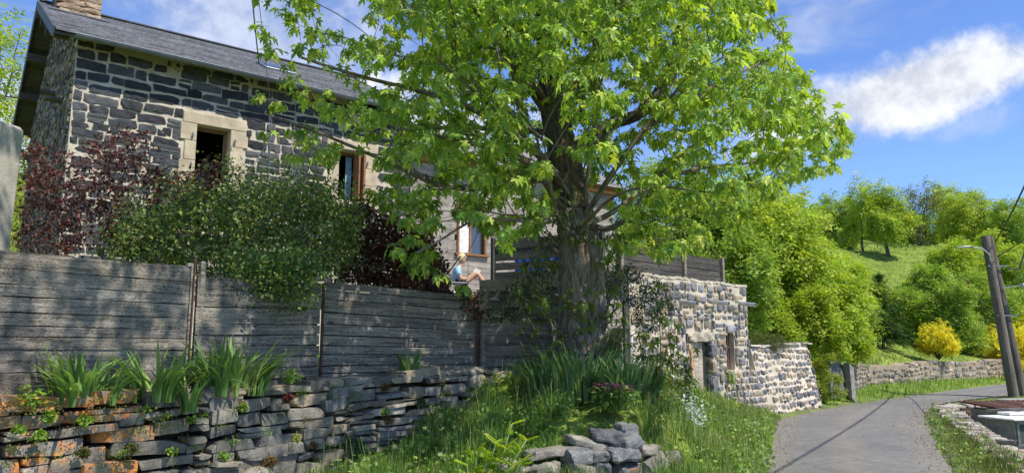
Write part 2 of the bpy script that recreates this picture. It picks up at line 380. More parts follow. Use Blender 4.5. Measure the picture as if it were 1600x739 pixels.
def m_road():
    m, nt, b = mat('asphalt', .85, .3); g = G(nt); co = g.coord(); pc = g.attr('pc', 'Vector')
    n = g.noise(co, .7, 5, .6); n2 = g.noise(co, 90, 3, .8); n3 = g.noise(co, 5, 6, .7); vo = g.vor(co, 70, out='Color')
    c = g.ramp(n3, [(.3, (.125, .122, .117)), (.7, (.2, .195, .185))])
    c = g.mix(1., c, g.ramp(n2, [(.35, (.6, .6, .6)), (.65, (1.45, 1.42, 1.36))]), 'MULTIPLY')
    c = g.mix(1., c, g.ramp(n, [(.3, (.82, .83, .86)), (.7, (1.15, 1.12, 1.06))]), 'MULTIPLY')
    sep = nt.nodes.new('ShaderNodeSeparateXYZ'); nt.links.new(pc, sep.inputs[0])
    e = g.math('ABSOLUTE', g.math('SUBTRACT', sep.outputs[0], .5), 0)         # 0 mid, .5 edge
    gr = g.math('ADD', g.mr(e, .3, .5), g.mr(g.math('ABSOLUTE', g.math('SUBTRACT', sep.outputs[0], .46), 0), .14, 0., 0., .7))
    c = g.mix(g.math('MULTIPLY', gr, g.mr(n2, .42, .62)), c, (.3, .255, .19))
    wv = g.vor(g.mapping(g.coord(), (1, 1, 1)), .9, 'DISTANCE_TO_EDGE'); wv2 = g.math('ADD', wv, g.math('MULTIPLY', g.math('SUBTRACT', g.noise(co, 6, 4, .6), .5), .07))
    c = g.mix(g.math('MULTIPLY', g.mr(g.math('ABSOLUTE', wv2, 0), .012, .002), g.mr(n, .5, .62)), c, (.05, .048, .045))
    c = g.mix(g.math('MULTIPLY', g.mr(g.noise(co, .35, 3, .5), .56, .6), .35), c, (.11, .11, .112))
    c = g.mix(g.math('MULTIPLY', g.mr(g.vor(co, 26), .22, .1), .55), c, (.34, .31, .26))
    g.L.new(c, b.inputs['Base Color']); g.bump(b, n2, .8, .008); return m
M['road'] = m_road()

# ------------------------------------------------------------------ ground layout
FENCE = [(-7.2, 3.2), (-4.33, 6.2), (-3.2, 7.42), (-2.2, 8.6), (-.48, 10.2), (.55, 10.62), (1.7, 11.6)]
ROADL = smoothpl([(-2.6, -8), (-.9, -2), (1.2, 4), (3.3, 9.8), (4.45, 13), (5.95, 17), (8.5, 20.2), (12, 23.7), (17.2, 28.9), (25.5, 36.9), (34, 41), (60, 47)])
ROADR = smoothpl([(1.2, -8), (1.6, -2), (3.3, 4), (5.6, 9.8), (8.0, 14.6), (10.4, 19.2), (13.1, 22.6), (17.3, 25.6), (22, 30), (31, 34.5), (60, 42)])
ROADP = [tuple(p) for p in ROADL]+[tuple(p) for p in ROADR[::-1]]
RW = [(4.6, 4.5), (7.49, 11.17), (9.4, 15.3), (11.47, 19.7)]                # top of the low wall beside the sunken yard
RW2 = [(11.47, 19.7), (13.6, 20.6), (17, 21.6), (24, 24)]
YARD = [(4.4, 4.5), (7.25, 11.25), (9.15, 15.4), (11.22, 19.9), (13.5, 20.85), (17, 21.85), (24, 24.3), (30, 18), (20, 0)]
HW = [(10.4, 23.6), (13, 27.3), (17.5, 31.5), (26, 38.6), (33, 42.8), (60, 49.5), (300, 100)]
HWB = [(x-.33, y+.42) for x, y in HW]
HILL = [(8.2, 21.5)]+HWB+[(300, 420), (-120, 420), (-40, 60), (2, 32), (6, 24)]
GARDEN = [(-60, -20), (-7.2, 3.2)]+FENCE[1:]+[(1.6, 14.3), (1.87, 14.95), (5.26, 18.42), (5.5, 18.35), (7.75, 20.7), (8.0, 21.5), (6, 24), (2, 32), (-40, 60), (-120, 100)]
CP = np.array([(-4.6, 4.6, .2), (-3.4, 6, .1), (-2.4, 7.4, .12), (-1.6, 8.5, .25), (-1.0, 9.1, .62), (-.3, 9.8, .98), (.3, 10.2, 1.15), (.95, 10, 1.25), (1.6, 11, 1.2),
  (0, 8.9, .72), (-.6, 8.2, .42), (0.1, 8.0, .5), (.6, 8.6, .85), (1.2, 8.9, .95), (-.8, 7.3, .15), (.2, 7.2, .2), (1.1, 7.3, .2), (1.9, 8.1, .3), (1.7, 9.6, 1.05), (2.1, 11, 1.0), (2.6, 9.4, .35), (2.6, 12.6, .8),
  (3, 14.6, .62), (3.9, 15.8, .42), (5.2, 17.2, .15), (5.9, 18.1, .03), (4.4, 14.8, .25), (3.4, 12, .4), (3.2, 10.4, .15), (8.2, 20.6, .02), (-2, 5, .05), (0, 5, 0), (-3, 2, .1)])
def zlow(x, y):
    x = np.asarray(x, float); y = np.asarray(y, float); sh = x.shape; x = x.ravel(); y = y.ravel()
    z = np.zeros_like(x); k = (x > -14) & (x < 14) & (y > -4) & (y < 30)
    xx, yy = x[k], y[k]; d2 = (xx[:, None]-CP[:, 0])**2+(yy[:, None]-CP[:, 1])**2+.02; w = d2**-1.9
    zz = (w*CP[:, 2]).sum(1)/w.sum(1); z[k] = zz
    left = inpoly(x, y, [(-30, -20), (-2.6, -8)]+[tuple(p) for p in ROADL]+[(-10, 60)])
    z = np.where(left, z, .08); return z.reshape(sh)
def ground_z(x, y):
    x = np.asarray(x, float); y = np.asarray(y, float)
    z = zlow(x, y)
    dr = dline(x, y, ROADP, True); inr = inpoly(x, y, ROADP)
    z = z*smst(dr/1.1); z = np.where(inr, 0, z)
    far = (y > 19.5) & ~inr & inpoly(x, y, [(8, 20.4)]+[tuple(p) for p in ROADL if p[1] > 20.2]+HW[:-1][::-1]+[(8.2, 21.5)])
    z = np.where(far, .32*smst(dr/2.6), z)
    hp = inpoly(x, y, HILL); dh = dline(x, y, HWB)
    zh = .93+.30*np.minimum(dh, 7)+.52*np.clip(dh-7, 0, 13)+.2*np.clip(dh-20, 0, 60)+.05*np.clip(dh-80, 0, 100)+.35*np.sin(x*.31+y*.12)*np.clip(dh/8, 0, 1)+.25*np.sin(y*.5-x*.17)*np.clip(dh/8, 0, 1)
    gp = inpoly(x, y, GARDEN) & ~hp
    zg = 1.12+.05*np.clip(dline(x, y, FENCE)-.5, 0, 12); zg = np.where(y > 17, np.maximum(zg, 1.4), zg)
    z = np.where(gp, zg, z); z = np.where(hp, zh, z)
    yp = inpoly(x, y, YARD); z = np.where(yp, -1.3, z)
    z = np.where(inr, 0, z)
    return z
def terrain():
    xs = np.concatenate([np.arange(-160, -9, 5.), np.arange(-9, 20, .17), np.arange(20, 36, .3), np.arange(36, 62, 1.), np.arange(62, 320, 8.)])
    ys = np.concatenate([np.arange(-40, 3, 1.5), np.arange(3, 26, .17), np.arange(26, 44, .25), np.arange(44, 110, 1.5), np.arange(110, 430, 10.)])
    X, Y = np.meshgrid(xs, ys); Z = ground_z(X, Y)
    inr = inpoly(X, Y, ROADP)
    Z = Z+np.where(inr, -.03, .02*np.sin(X*5+Y*3)*np.sin(Y*4-X*2))-np.where((~inr) & (dline(X, Y, ROADP, True) < .12), .03, 0)
    n, m_ = X.shape; i = np.arange(n-1)[:, None]*m_; j = np.arange(m_-1)[None]
    f = np.stack([i+j, i+j+1, i+j+1+m_, i+j+m_], -1).reshape(-1, 4)
    mb = MB(); mb.add(np.stack([X, Y, Z], -1), f); structure(mb.build('ground', M['ground'], smooth=True))
    # road
    a = resample(ROADL, .35)[:, :2]; b = resample(ROADR, .35)[:, :2]
    n = 220; t = np.linspace(0, 1, n)
    ia = np.stack([np.interp(t, np.linspace(0, 1, len(a)), a[:, k]) for k in (0, 1)], 1); ib = np.stack([np.interp(t, np.linspace(0, 1, len(b)), b[:, k]) for k in (0, 1)], 1)
    k = 9; u = np.linspace(0, 1, k); P = ia[:, None]*(1-u[None, :, None])+ib[:, None]*u[None, :, None]
    P[:, 0] += rng.normal(0, .035, (n, 2)); P[:, -1] += rng.normal(0, .035, (n, 2))
    z = .012+.03*(1-(2*u-1)**2); V = np.concatenate([P, np.tile(z[None, :, None], (n, 1, 1))], 2)
    pc = np.stack([np.tile(u, (n, 1)), np.tile(t[:, None], (1, k)), np.zeros((n, k))], -1)
    i = np.arange(n-1)[:, None]*k; j = np.arange(k-1)[None]
    f = np.stack([i+j, i+j+1, i+j+1+k, i+j+k], -1).reshape(-1, 4)
    mb = MB(); mb.add(V, f, pc=pc.reshape(-1, 3)); structure(mb.build('road', M['road'], smooth=True))
terrain()

# ------------------------------------------------------------------ stone wall helpers
def vary(pal, s=.12):
    c = np.array(pal[rng.integers(len(pal))], float); c = c*(1+rng.normal(0, s)); return np.clip(c, .01, .95)
def courses(mb, O, u, n, L, ztop, zbot, lr, hr, gap, depth, pal, rnd, chip, slant=0, holes=(), rough=.04, wob=.02, lift=.012, face=None, split=.15, ng=(4, 2, 3), lich=None, end=None):
    """fill a wall face with courses of stones. O origin (x,y,z=0), u along, n outward, ztop(s)/zbot(s)"""
    u = np.array([*u, 0.]); n = np.array([*n, 0.]); zz = np.array([0, 0, 1.]); O = np.array([O[0], O[1], 0.])
    z0 = min(zbot(s) for s in np.linspace(0, L, 20)); z1 = max(ztop(s) for s in np.linspace(0, L, 40))
    z = z0; ph = rng.uniform(0, 6, 4)
    while z < z1:
        h = rng.uniform(*hr); s = -rng.uniform(0, lr[1])
        while s < L:
            l = rng.uniform(*lr)*(rng.uniform(.6, 1) if rng.random() < .3 else 1); sc = s+l/2
            w = wob*(math.sin(sc*1.3+ph[0]+z*3)+.6*math.sin(sc*3.1+ph[1]-z*5))
            subs = [(z+w, h)]
            if rng.random() < split: k = rng.uniform(.4, .6); subs = [(z+w, h*k), (z+w+h*k, h*(1-k))]
            for zb, hh in subs:
                zc = zb+hh/2; a, b2 = max(s, 0), min(s+l, L if end is None else end(zc))
                if b2-a < lr[0]*.35: continue
                for (h0, h1, g0, g1) in holes:
                    if h0 < b2 and h1 > a and g0 < zc+hh*.3 and g1 > zc-hh*.3:
                        if a < h0: b2 = min(b2, h0)
                        elif b2 > h1: a = max(a, h1)
                        else: b2 = a
                if b2-a < lr[0]*.35: continue
                c_ = (a+b2)/2
                if zc+hh*.4 > ztop(c_) or zc-hh*.2 < zbot(c_): continue
                hh2 = hh*rng.uniform(.84, 1.06)
                f = face(c_, zc) if face else 0
                pos = O+u*c_+n*(f-depth/2+lift+rng.normal(0, lift*.5))+zz*zc
                if rnd > .3: pos = pos+zz*rng.normal(0, hh*.07); hh2 *= rng.uniform(.82, 1.12)
                col = vary(pal(c_, zc) if callable(pal) else pal, .12 if rnd < .3 else .2); al = lich(c_, zc) if lich else 0
                stone(mb, pos, (b2-a-gap, depth, hh2-gap), u, n, zz, (*col, al), rnd, chip, rough, ng, rot=slant+rng.normal(0, .04))
            s += l
        z += h
def wallslab(mb, O, u, n, L, ztop, zbot, th, holes=(), step=.25, col=(1, 1, 1)):
    """mortar body; holes cut cleanly by strips"""
    u = np.array([*u, 0.]); n = np.array([*n, 0.]); O = np.array([O[0], O[1], 0.])
    ss = set(np.round(np.linspace(0, L, max(2, int(L/step)+1)), 4)) | {round(h[0], 4) for h in holes} | {round(h[1], 4) for h in holes}
    ss = sorted(ss)
    def block(a, b, z00, z01, z10, z11):
        v = [];
        for s_, zb, zt in ((a, z00, z01), (b, z10, z11)):
            for d in (0, -th):
                p = O+u*s_+n*d; v += [p+[0, 0, zb], p+[0, 0, zt]]
        mb.add(v, BOXF[:, [0, 1, 2, 3]], col)
    for a, b in zip(ss[:-1], ss[1:]):
        m_ = (a+b)/2; hs = sorted([h for h in holes if h[0] <= m_ <= h[1]], key=lambda h: h[2])
        lo0, lo1 = zbot(a), zbot(b)
        for h in hs: block(a, b, lo0, h[2], lo1, h[2]); lo0 = lo1 = h[3]
        block(a, b, lo0, ztop(a), lo1, ztop(b))

# ================================================================== THE STONE HOUSE
hu = np.array([.785, .62]); hu /= np.linalg.norm(hu); hv = np.array([-hu[1], hu[0]]); hn = -hv
H0 = np.array([-8.66, 14.0]); HL = 7.64; HZ = 7.7; HW_ = 3.9; HRZ = 9.68
def hp(s, w=0, z=0): p = H0+hu*s+hv*w; return np.array([p[0], p[1], z])
hu3 = np.array([*hu, 0]); hv3 = np.array([*hv, 0]); hn3 = -hv3; Z3 = np.array([0, 0, 1.])
house = thing('stone_house', 'dark basalt stone house with pale mortar joints, slate roof and two sandstone framed windows', 'house')
W1 = (2.36, 3.07, 5.12, 6.36); W2 = (5.67, 6.32, 5.12, 6.36)
S1 = (2.08, 3.40, 4.9, 6.60); S2 = (5.36, 6.70, 4.9, 6.60)
DARK = [(.05, .053, .06), (.04, .042, .048), (.065, .067, .074), (.035, .036, .04), (.085, .086, .09)]
mb = MB(); wallslab(mb, H0, hu, hn, HL, lambda s: HZ, lambda s: 1.0, .5, [W1, W2]); wf = mb.build('wall', M['mortar_pale'], house)
mb = MB(); courses(mb, H0, hu, hn, HL, lambda s: HZ-.02, lambda s: 2.5, (.2, .75), (.15, .25), .028, .12, DARK, .13, 1, 0, [S1, S2], rough=.05, wob=.03, lift=.022, ng=(7, 2, 4), split=.08)
mb.build('stonework', M['dark_stone'], wf)
# gable
GL = 2*HW_
def gz(s): return HZ+(HRZ-HZ)*(1-abs(s-HW_)/HW_)
G0 = H0+hv*GL
mb = MB(); wallslab(mb, H0+hv*.5-hu*.0, hv, -hu, GL-.5, lambda s: gz(s+.5)-.05, lambda s: 1.0, .45); gf = mb.build('gable_wall', M['mortar_brown'], house)
GP = [(.14, .13, .11), (.2, .17, .13), (.1, .1, .1), (.28, .23, .17), (.08, .08, .085), (.22, .2, .17)]
mb = MB(); courses(mb, H0, hv, -hu, GL, lambda s: gz(s)-.12, lambda s: 2.4, (.12, .42), (.09, .2), .025, .1, GP, .18, 4, 0, rough=.06, wob=.03, lift=.03, ng=(4, 2, 3))
mb.build('stonework', M['rubble'], gf)
for s_, z_ in ((1.2, 6.7), (2.5, 7.2), (1.9, 4.6), (3.2, 5.2), (4.5, 6.1), (2.9, 3.6)):
    mb = MB(); stone(mb, hp(-.2, s_, z_), (.34, .3, .07), -hu3, hv3, Z3, (.1, .1, .1, 0), .2, 2, .05); mb.build('projecting_stone', M['rubble'], gf)
mb = MB(); box(mb, hp(HL-.2, HW_, (1+HZ)/2), (.4, GL, HZ-1), hu3, hv3, Z3); box(mb, hp(HL/2, GL-.2, (1+HZ)/2), (HL, .4, HZ-1), hu3, hv3, Z3)
mb.build('rear_wall', M['mortar_brown'], house)
# sandstone surrounds, frames, dark interior
for k, (w, s4) in enumerate(((W1, S1), (W2, S2))):
    wo = None
    mb = MB(); t = .16
    def blk(a, b, z0, z1, pr=.035): box(mb, hp((a+b)/2, t/2-pr, (z0+z1)/2), (b-a-.006, t, z1-z0-.006), hu3, hv3, Z3, bev=.012)
    blk(s4[0]-.02, s4[1]+.02, w[3], s4[3]+.02)
    zz = [4.62, 5.12, 5.55, 5.98, w[3]]
    for i in range(1, 4):
        e = .06 if i % 2 else -.04
        blk(s4[0]-e, w[0], zz[i], zz[i+1]); blk(w[1], s4[1]+e, zz[i], zz[i+1])
    blk(s4[0]-.05, s4[1]+.05, w[2]-.18, w[2], .075)
    fr = mb.build('window_surround', M['sandstone'], house)
    mb = MB(); q = .05
    for (a, b, z0, z1) in ((w[0], w[0]+q, w[2], w[3]), (w[1]-q, w[1], w[2], w[3]), (w[0], w[1], w[3]-q, w[3]), (w[0], w[1], w[2], w[2]+q)):
        box(mb, hp((a+b)/2, .22, (z0+z1)/2), (b-a, .06, z1-z0), hu3, hv3, Z3, col=(1, 1, 1))
    wf_ = mb.build('window_frame', M['wood_brown'], fr)
    for (a, sg) in ((w[0]-.09, 1), (w[1]+.09, 1)):
        for z0 in (5.45, 6.1): mb = MB(); box(mb, hp(a, -.06, z0), (.02, .05, .09), hu3, hv3, Z3); box(mb, hp(a, -.08, z0), (.05, .02, .02), hu3, hv3, Z3); mb.build('shutter_hinge', M['steel'], fr)
    if k == 1:
        mb = MB(); box(mb, hp(w[1]-.16, .02, (w[2]+w[3])/2), (.04, .32, w[3]-w[2]-.1), hu3, hv3, Z3)
        box(mb, hp(w[1]-.06, -.02, (w[2]+w[3])/2), (.05, .4, w[3]-w[2]-.1), hu3, hv3, Z3); mb.build('open_sash', M['wood_brown'], fr)
        mb = MB(); box(mb, hp(w[0]+.42, .34, 5.75), (.16, .02, 1.1), hu3, hv3, Z3); mb.build('curtain', M['shirt'], fr)
mb = MB(); box(mb, hp(HL/2, 2.2, 4.7), (HL-1.0, .1, 4.2), hu3, hv3, Z3); box(mb, hp(HL/2, 1.3, 4.6), (HL-1.0, 1.8, .1), hu3, hv3, Z3); box(mb, hp(HL/2, 1.3, 6.9), (HL-1.0, 1.8, .1), hu3, hv3, Z3); mb.build('interior', M['dark_room'], house)
# roof
OV = .42; EO = .42; pitch = math.atan2(HRZ-HZ, HW_); sl_n = np.array([hn[0]*math.sin(pitch), hn[1]*math.sin(pitch), math.cos(pitch)])
dn = np.array([hn[0]*math.cos(pitch), hn[1]*math.cos(pitch), -math.sin(pitch)])
apex = hp(-OV, HW_, HRZ+.12)
SL = (HW_+EO)/math.cos(pitch)
def roof_tiles(mb, start, ud, dd, nn_, L, sl_, tw, th_, pal, thick=.018):
    rows = int(sl_/th_)+1
    for r in range(rows):
        off = (r % 2)*tw/2; x = -off; rt = rng.uniform(.82, 1.16)
        while x < L:
            a, b = max(x, 0), min(x+tw, L)
            if b-a > .03:
                d = r*th_; ln = min(th_*1.12, sl_-d+.03)
                c = start+ud*((a+b)/2)+dd*(d+ln/2)+nn_*(.02+rng.normal(0, .0016))
                az = nn_+dd*(-.13+rng.normal(0, .01)); col = vary([pal], .14)*rt
                box(mb, c, (b-a-.008, ln, thick), ud, None, az, col=col)
            x += tw
rf = MB(); th = .05
for dd_, nn_ in ((dn, sl_n), (dn*[-1, -1, 1], sl_n*[-1, -1, 1])):
    c = apex+hu3*((HL+OV)/2)+dd_*(SL/2)-nn_*.05; box(rf, c, (HL+OV, SL, .06), hu3, None, nn_)
roof = rf.build('roof', M['wood_dark'], house)
mb = MB(); roof_tiles(mb, apex, hu3, dn, sl_n, HL+OV+.1, SL, .46, .3, (1., 1., 1.), .03); roof_tiles(mb, apex, hu3, dn*[-1, -1, 1], sl_n*[-1, -1, 1], HL+OV, SL, .46, .3, (1., 1., 1.), .03)
mb.build('roof_tiles', M['slate'], roof)
mb = MB()
nv = int(SL/.2)
for i in range(nv):
    for dd_, nn_ in ((dn, sl_n), (dn*[-1, -1, 1], sl_n*[-1, -1, 1])):
        c = apex+dd_*(i*.2+.11)-hu3*.02-nn_*.06+nn_*(.012*(i % 2)); box(mb, c, (.035, .185, .22), hu3, None, nn_, bev=.006)
mb.build('verge_tiles', M['slate_dark'], roof)
mb = MB()
x = 0
while x < HL+OV: box(mb, apex+hu3*(x+.2)+Z3*.05, (.39, .22, .035), hu3, hv3, Z3+hu3*.05, bev=.01); x += .4
mb.build('ridge_tiles', M['slate_dark'], roof)
for w in (1.3, 2.6, HW_, 5.2, 6.5): mb = MB(); box(mb, hp(-.2, w, gz(w)-.18), (.5, .15, .18), hu3, hv3, Z3); mb.build('purlin', M['wood_dark'], roof)
# gutter
eave = apex+dn*SL
mb = MB(); gp_ = [eave+hn3*.06+Z3*(-.03)+hu3*(OV+.0+t)+Z3*(-.004*t) for t in np.linspace(-.1, HL, 9)]
ga = np.linspace(math.pi, 2*math.pi, 9); vs = []; 
for p in gp_:
    for rr in (.075, .068):
        for a in ga: vs.append(p+hn3*(math.cos(a)*rr)+Z3*(math.sin(a)*rr))
f = []; k = 18
for i in range(8):
    for j in range(8):
        f.append([i*k+j, i*k+j+1, (i+1)*k+j+1, (i+1)*k+j]); f.append([i*k+9+j, (i+1)*k+9+j, (i+1)*k+9+j+1, i*k+9+j+1])
mb.add(vs, np.array(f)); tube(mb, [p+hn3*.075 for p in gp_], .01, 6)
for i in range(8): box(mb, gp_[i]-Z3*.05+hn3*(-.06), (.02, .2, .012), hu3, hv3, Z3)
mb.build('gutter', M['zinc'], house)
# skylight
mb = MB(); sc_ = apex+hu3*(OV+4.45)+dn*(SL*.62)
box(mb, sc_+sl_n*.05, (.8, .78, .1), hu3, None, sl_n, bev=.01); sk = mb.build('skylight', M['zinc'], roof)
mb = MB(); box(mb, sc_+sl_n*.108, (.64, .62, .02), hu3, None, sl_n); mb.build('pane', M['glass'], sk)
# chimney
mb = MB(); cc = hp(.32, HW_-.45, 0)
for z in np.arange(9.25, 10.9, .14):
    for sx in (-1, 1):
        for k in range(2): stone(mb, cc+hu3*(sx*.27)+hv3*(-.25+.5*k)+Z3*z, (.4, .5, .14), hu3, hv3, Z3, (*vary([(.3, .22, .14), (.2, .17, .14), (.35, .27, .18)]), .16), .2, 3, .06)
    stone(mb, cc+Z3*z, (.5, .95, .14), hu3, hv3, Z3, (*vary([(.3, .22, .14)]), .16), .2, 3, .06)
mb.build('chimney', M['rubble'], roof)
mb = MB()
for dy, q in ((0, 1), (1, 1)):
    box(mb, apex+hu3*(OV+.32)+dn*(1.12)+sl_n*.06, (1.25, .34, .012), hu3, None, sl_n)
mb.build('flashing', M['zinc_bright'], roof)

# ================================================================== WOODEN ANNEX
annex = thing('wooden_annex', 'weathered grey board-clad annex with pale roof joined to the stone house behind the big tree', 'building')
A0, A1, AZ = HL+.02, 15.2, 6.5
mb = MB(); z = 2.0; AW = (9.15, 10.05, 4.1, 5.32)
while z < AZ:
    h = rng.uniform(.13, .17); segs = [(A0, A1)]
    if z+h > AW[2] and z < AW[3]: segs = [(A0, AW[0]), (AW[1], A1)]
    for a, b in segs:
        cuts = sorted([a]+[c for c in rng.uniform(a, b, 3)]+[b])
        for c0, c1 in zip(cuts[:-1], cuts[1:]):
            if c1-c0 > .05: box(mb, hp((c0+c1)/2, -.02+rng.normal(0, .003), z+h/2), (c1-c0-.006, .03, h-.008), hu3, hv3, Z3+hn3*.1, col=vary([(1, 1, 1)], .13))
    z += h
mb.build('cladding', M['wood_pale'], annex)
mb = MB(); wallslab(mb, H0+hv*.05, hu, hn, A1, lambda s: AZ, lambda s: 1.2, .15, [(0, A0+.01, 1.2, AZ-.01), AW]); mb.build('wall', M['wood_dark'], annex)
mb = MB(); box(mb, hp((A0+A1)/2, 1.9, 4), (A1-A0-.4, .1, 5), hu3, hv3, Z3); box(mb, hp(A1-.1, 2., 3.9), (.2, 3.8, 5.2), hu3, hv3, Z3); mb.build('interior', M['dark_room'], annex)
mb = MB(); box(mb, hp((A0+A1)/2, -.1, AZ+.02), (A1-A0, .14, .2), hu3, hv3, Z3); mb.build('eaves_beam', M['wood_orange'], annex)
mb = MB(); box(mb, hp((AW[0]+AW[1])/2, -.05, AW[3]+.05), (1.1, .1, .1), hu3, hv3, Z3); box(mb, hp((AW[0]+AW[1])/2, -.06, AW[2]-.03), (1.1, .14, .05), hu3, hv3, Z3)
for s_ in AW[:2]: box(mb, hp(s_, -.03, (AW[2]+AW[3])/2), (.06, .1, 1.24), hu3, hv3, Z3)
box(mb, hp(9.6, .03, 4.7), (.06, .05, 1.2), hu3, hv3, Z3)
aw = mb.build('window', M['wood_brown'], annex)
mb = MB(); box(mb, hp(9.38, .05, 4.7), (.4, .02, 1.15), hu3, hv3, Z3); mb.build('curtain', M['white'], aw)
mb = MB(); box(mb, hp(9.83, .05, 4.7), (.42, .02, 1.15), hu3, hv3, Z3); mb.build('pane', M['glass'], aw)
rp = R(30); nn2 = np.array([hn[0]*math.sin(rp), hn[1]*math.sin(rp), math.cos(rp)]); d2 = np.array([hn[0]*math.cos(rp), hn[1]*math.cos(rp), -math.sin(rp)])
ap2 = hp(A0, 2.2, AZ+.2+math.tan(rp)*2.4)
mb = MB(); box(mb, ap2+hu3*((A1-A0+.3)/2)+d2*1.5-nn2*.04, (A1-A0+.3, 3.0, .06), hu3, None, nn2); ar = mb.build('roof', M['wood_brown'], annex)
mb = MB(); roof_tiles(mb, ap2, hu3, d2, nn2, A1-A0+.3, 3.02, .34, .25, (1, 1, 1)); mb.build('roof_tiles', M['roof_pale'], ar)

# house cables and thin wall wires
mb = MB(); a_, b_ = at(405, 100, 15.3), at(380, -180, 9); tube(mb, [a_*(1-t)+b_*t+Z3*(-.5*t*(1-t)) for t in np.linspace(0, 1, 12)], .012, 6)
tag(mb.build('power_cable', M['rubber']), 'thicker dark power cable coming down to the slate roof of the house', 'cable')
mb = MB(); a_, b_ = at(428, 205, 16), at(388, -160, 9); tube(mb, [a_*(1-t)+b_*t+Z3*(-.3*t*(1-t)) for t in np.linspace(0, 1, 12)], .006, 5)
tube(mb, [hp(3.95, -.05, z) for z in (7.2, 6.3, 5.2, 4.0)], .008, 5); tube(mb, [hp(4.5, -.05, z) for z in (7.3, 6.3, 5.2, 4.0)], .008, 5); tube(mb, [hp(3.45, -.05, 5.4), hp(3.95, -.05, 6.3)], .006, 5)
tag(mb.build('phone_wire', M['zinc']), 'thin grey wire reaching the house eaves and running down its stone front', 'wire')

# pillar at far left
mb = MB(); pc_ = at(6, 300, 7.3)
p_ = thing('gate_pillar', 'rough pale rendered pillar rising behind the plank fence at the left edge', 'pillar')
box(mb, (-5.43, 7.3, 2.15), (.56, .5, 3.42), np.array([1, -.25, 0.]), None, Z3+np.array([.02, 0, 0]), bev=.045); mb.build('shaft', M['pillar'], p_)

# ================================================================== PLANK FENCE
fence = thing('plank_fence', 'weathered grey horizontal plank fence with rusty steel posts above the dry stone wall', 'fence')
def panel(a, b, z0a, z0b, zt_a, zt_b, name='board_panel', mt='wood_grey', bh=(.1, .19), par=None, gap=.006, thick=.03, jit=.006):
    a = np.array(a, float); b = np.array(b, float); L = np.linalg.norm(b-a); u = (b-a)/L; n = np.array([u[1], -u[0]]); u3 = np.array([*u, 0]); n3 = np.array([*n, 0])
    mb = MB(); z = min(z0a, z0b)-.0; top = min(zt_a, zt_b); H = top-z; hs = []
    while sum(hs) < H-.06: hs.append(rng.uniform(*bh))
    hs = np.array(hs)*H/sum(hs)
    for i, h in enumerate(hs):
        zc = z+h/2; tl = (zt_b-zt_a)/L*(z+h-min(z0a, z0b))/H
        ux = u3+Z3*(tl+rng.normal(0, .0015)); ux /= np.linalg.norm(ux)
        c = np.array([*(a+b)/2, zc+(abs(zt_a-zt_b)/2)*(z+h-min(z0a, z0b))/H])+n3*((.004 if i % 2 else -.004)+rng.normal(0, jit*.25))
        zz = np.cross(ux, n3); zz = zz if zz[2] > 0 else -zz
        # slightly bowed board: several segments with wavy edges
        k = max(4, int(L/.12)); xs = np.linspace(-L/2+.004, L/2-.004, k+1)
        et = h/2-gap/2+rng.normal(0, .0016, k+1)+.003*np.sin(xs*3+rng.uniform(0, 6)); eb = -h/2+gap/2+rng.normal(0, .0016, k+1); cup = rng.normal(0, .004)*np.sin((xs/L+.5)*math.pi)
        V = []; PC = []; off = rng.uniform(0, 60, 3)
        for x, t_, b2, cu in zip(xs, et, eb, cup):
            for (d, e) in ((thick/2, b2), (thick/2, t_), (-thick/2, t_), (-thick/2, b2)):
                V.append(c+ux*x+n3*(d+cu)+zz*e); PC.append(off+[x, d, e])
        V = np.array(V); f = []
        for q in range(k):
            for w in range(4): f.append([q*4+w, q*4+(w+1) % 4, (q+1)*4+(w+1) % 4, (q+1)*4+w])
        f += [[0, 1, 2, 3], [k*4+3, k*4+2, k*4+1, k*4]]
        col = vary([(1, 1, 1), (.75, .76, .78), (1.15, 1.12, 1.08), (.9, .88, .85)], .12)
        mb.add(V, np.array(f)[:, ::-1], col, np.array(PC)); z += h
    box(mb, np.array([*(a+b)/2, (z0a+z0b+zt_a+zt_b)/4-.02])-n3*.032, (L-.02, .012, min(zt_a, zt_b)-max(z0a, z0b)-.06), u3, None, Z3, col=(.6, .6, .6), mi=1)  # dark backing sheet added so gaps between boards read as shade
    return mb.build(name, [M[mt], M['wood_dark']], par)
P = FENCE
panel((-7.2, 3.2), (-5.3, 5.18), .9, 1.0, 2.42, 2.42, par=fence)
panel((-5.29, 5.19), (-3.23, 7.39), 1.02, 1.13, 2.42, 2.40, par=fence, bh=(.09, .2)); panel((-3.18, 7.45), (-2.22, 8.58), 1.16, 1.2, 2.30, 2.34, par=fence)
panel((-2.19, 8.62), (-.52, 10.17), 1.2, 1.22, 2.36, 2.29, par=fence, bh=(.08, .15))
panel((-.44, 10.23), (.52, 10.58), .92, 1.0, 1.92, 1.93, par=fence, bh=(.1, .16)); panel((.56, 10.62), (1.7, 11.6), .95, 1.0, 1.9, 1.9, par=fence)
def post(p, z0, z1, w=.07, par=None, mt='wood_dark', name='post'):
    mb = MB(); box(mb, (p[0], p[1], (z0+z1)/2), (w, w, z1-z0), np.array([.7, .7, 0]), None, Z3, bev=.006); return mb.build(name, M[mt], par)
for (x, y, z, w) in ((-3.27, 7.47, 2.44, .07), (-3.15, 7.5, 2.46, .05), (-2.3, 8.62, 2.3, .06), (-.5, 10.3, 2.32, .09), (-.4, 10.2, 2.1, .06), (-5.3, 5.26, 2.3, .07), (.56, 10.66, 1.95, .07)): post((x, y), .9, z, w, fence, 'wood_grey')
for (x, y, z) in ((-3.19, 7.40, 2.5), (-2.19, 8.57, 2.33), (-.47, 10.15, 2.3)):
    mb = MB(); box(mb, (x, y, 1.75), (.012, .03, 2*(z-1.75)), np.array([.7, .7, 0]), None, Z3); mb.build('steel_stake', M['rust'], fence)

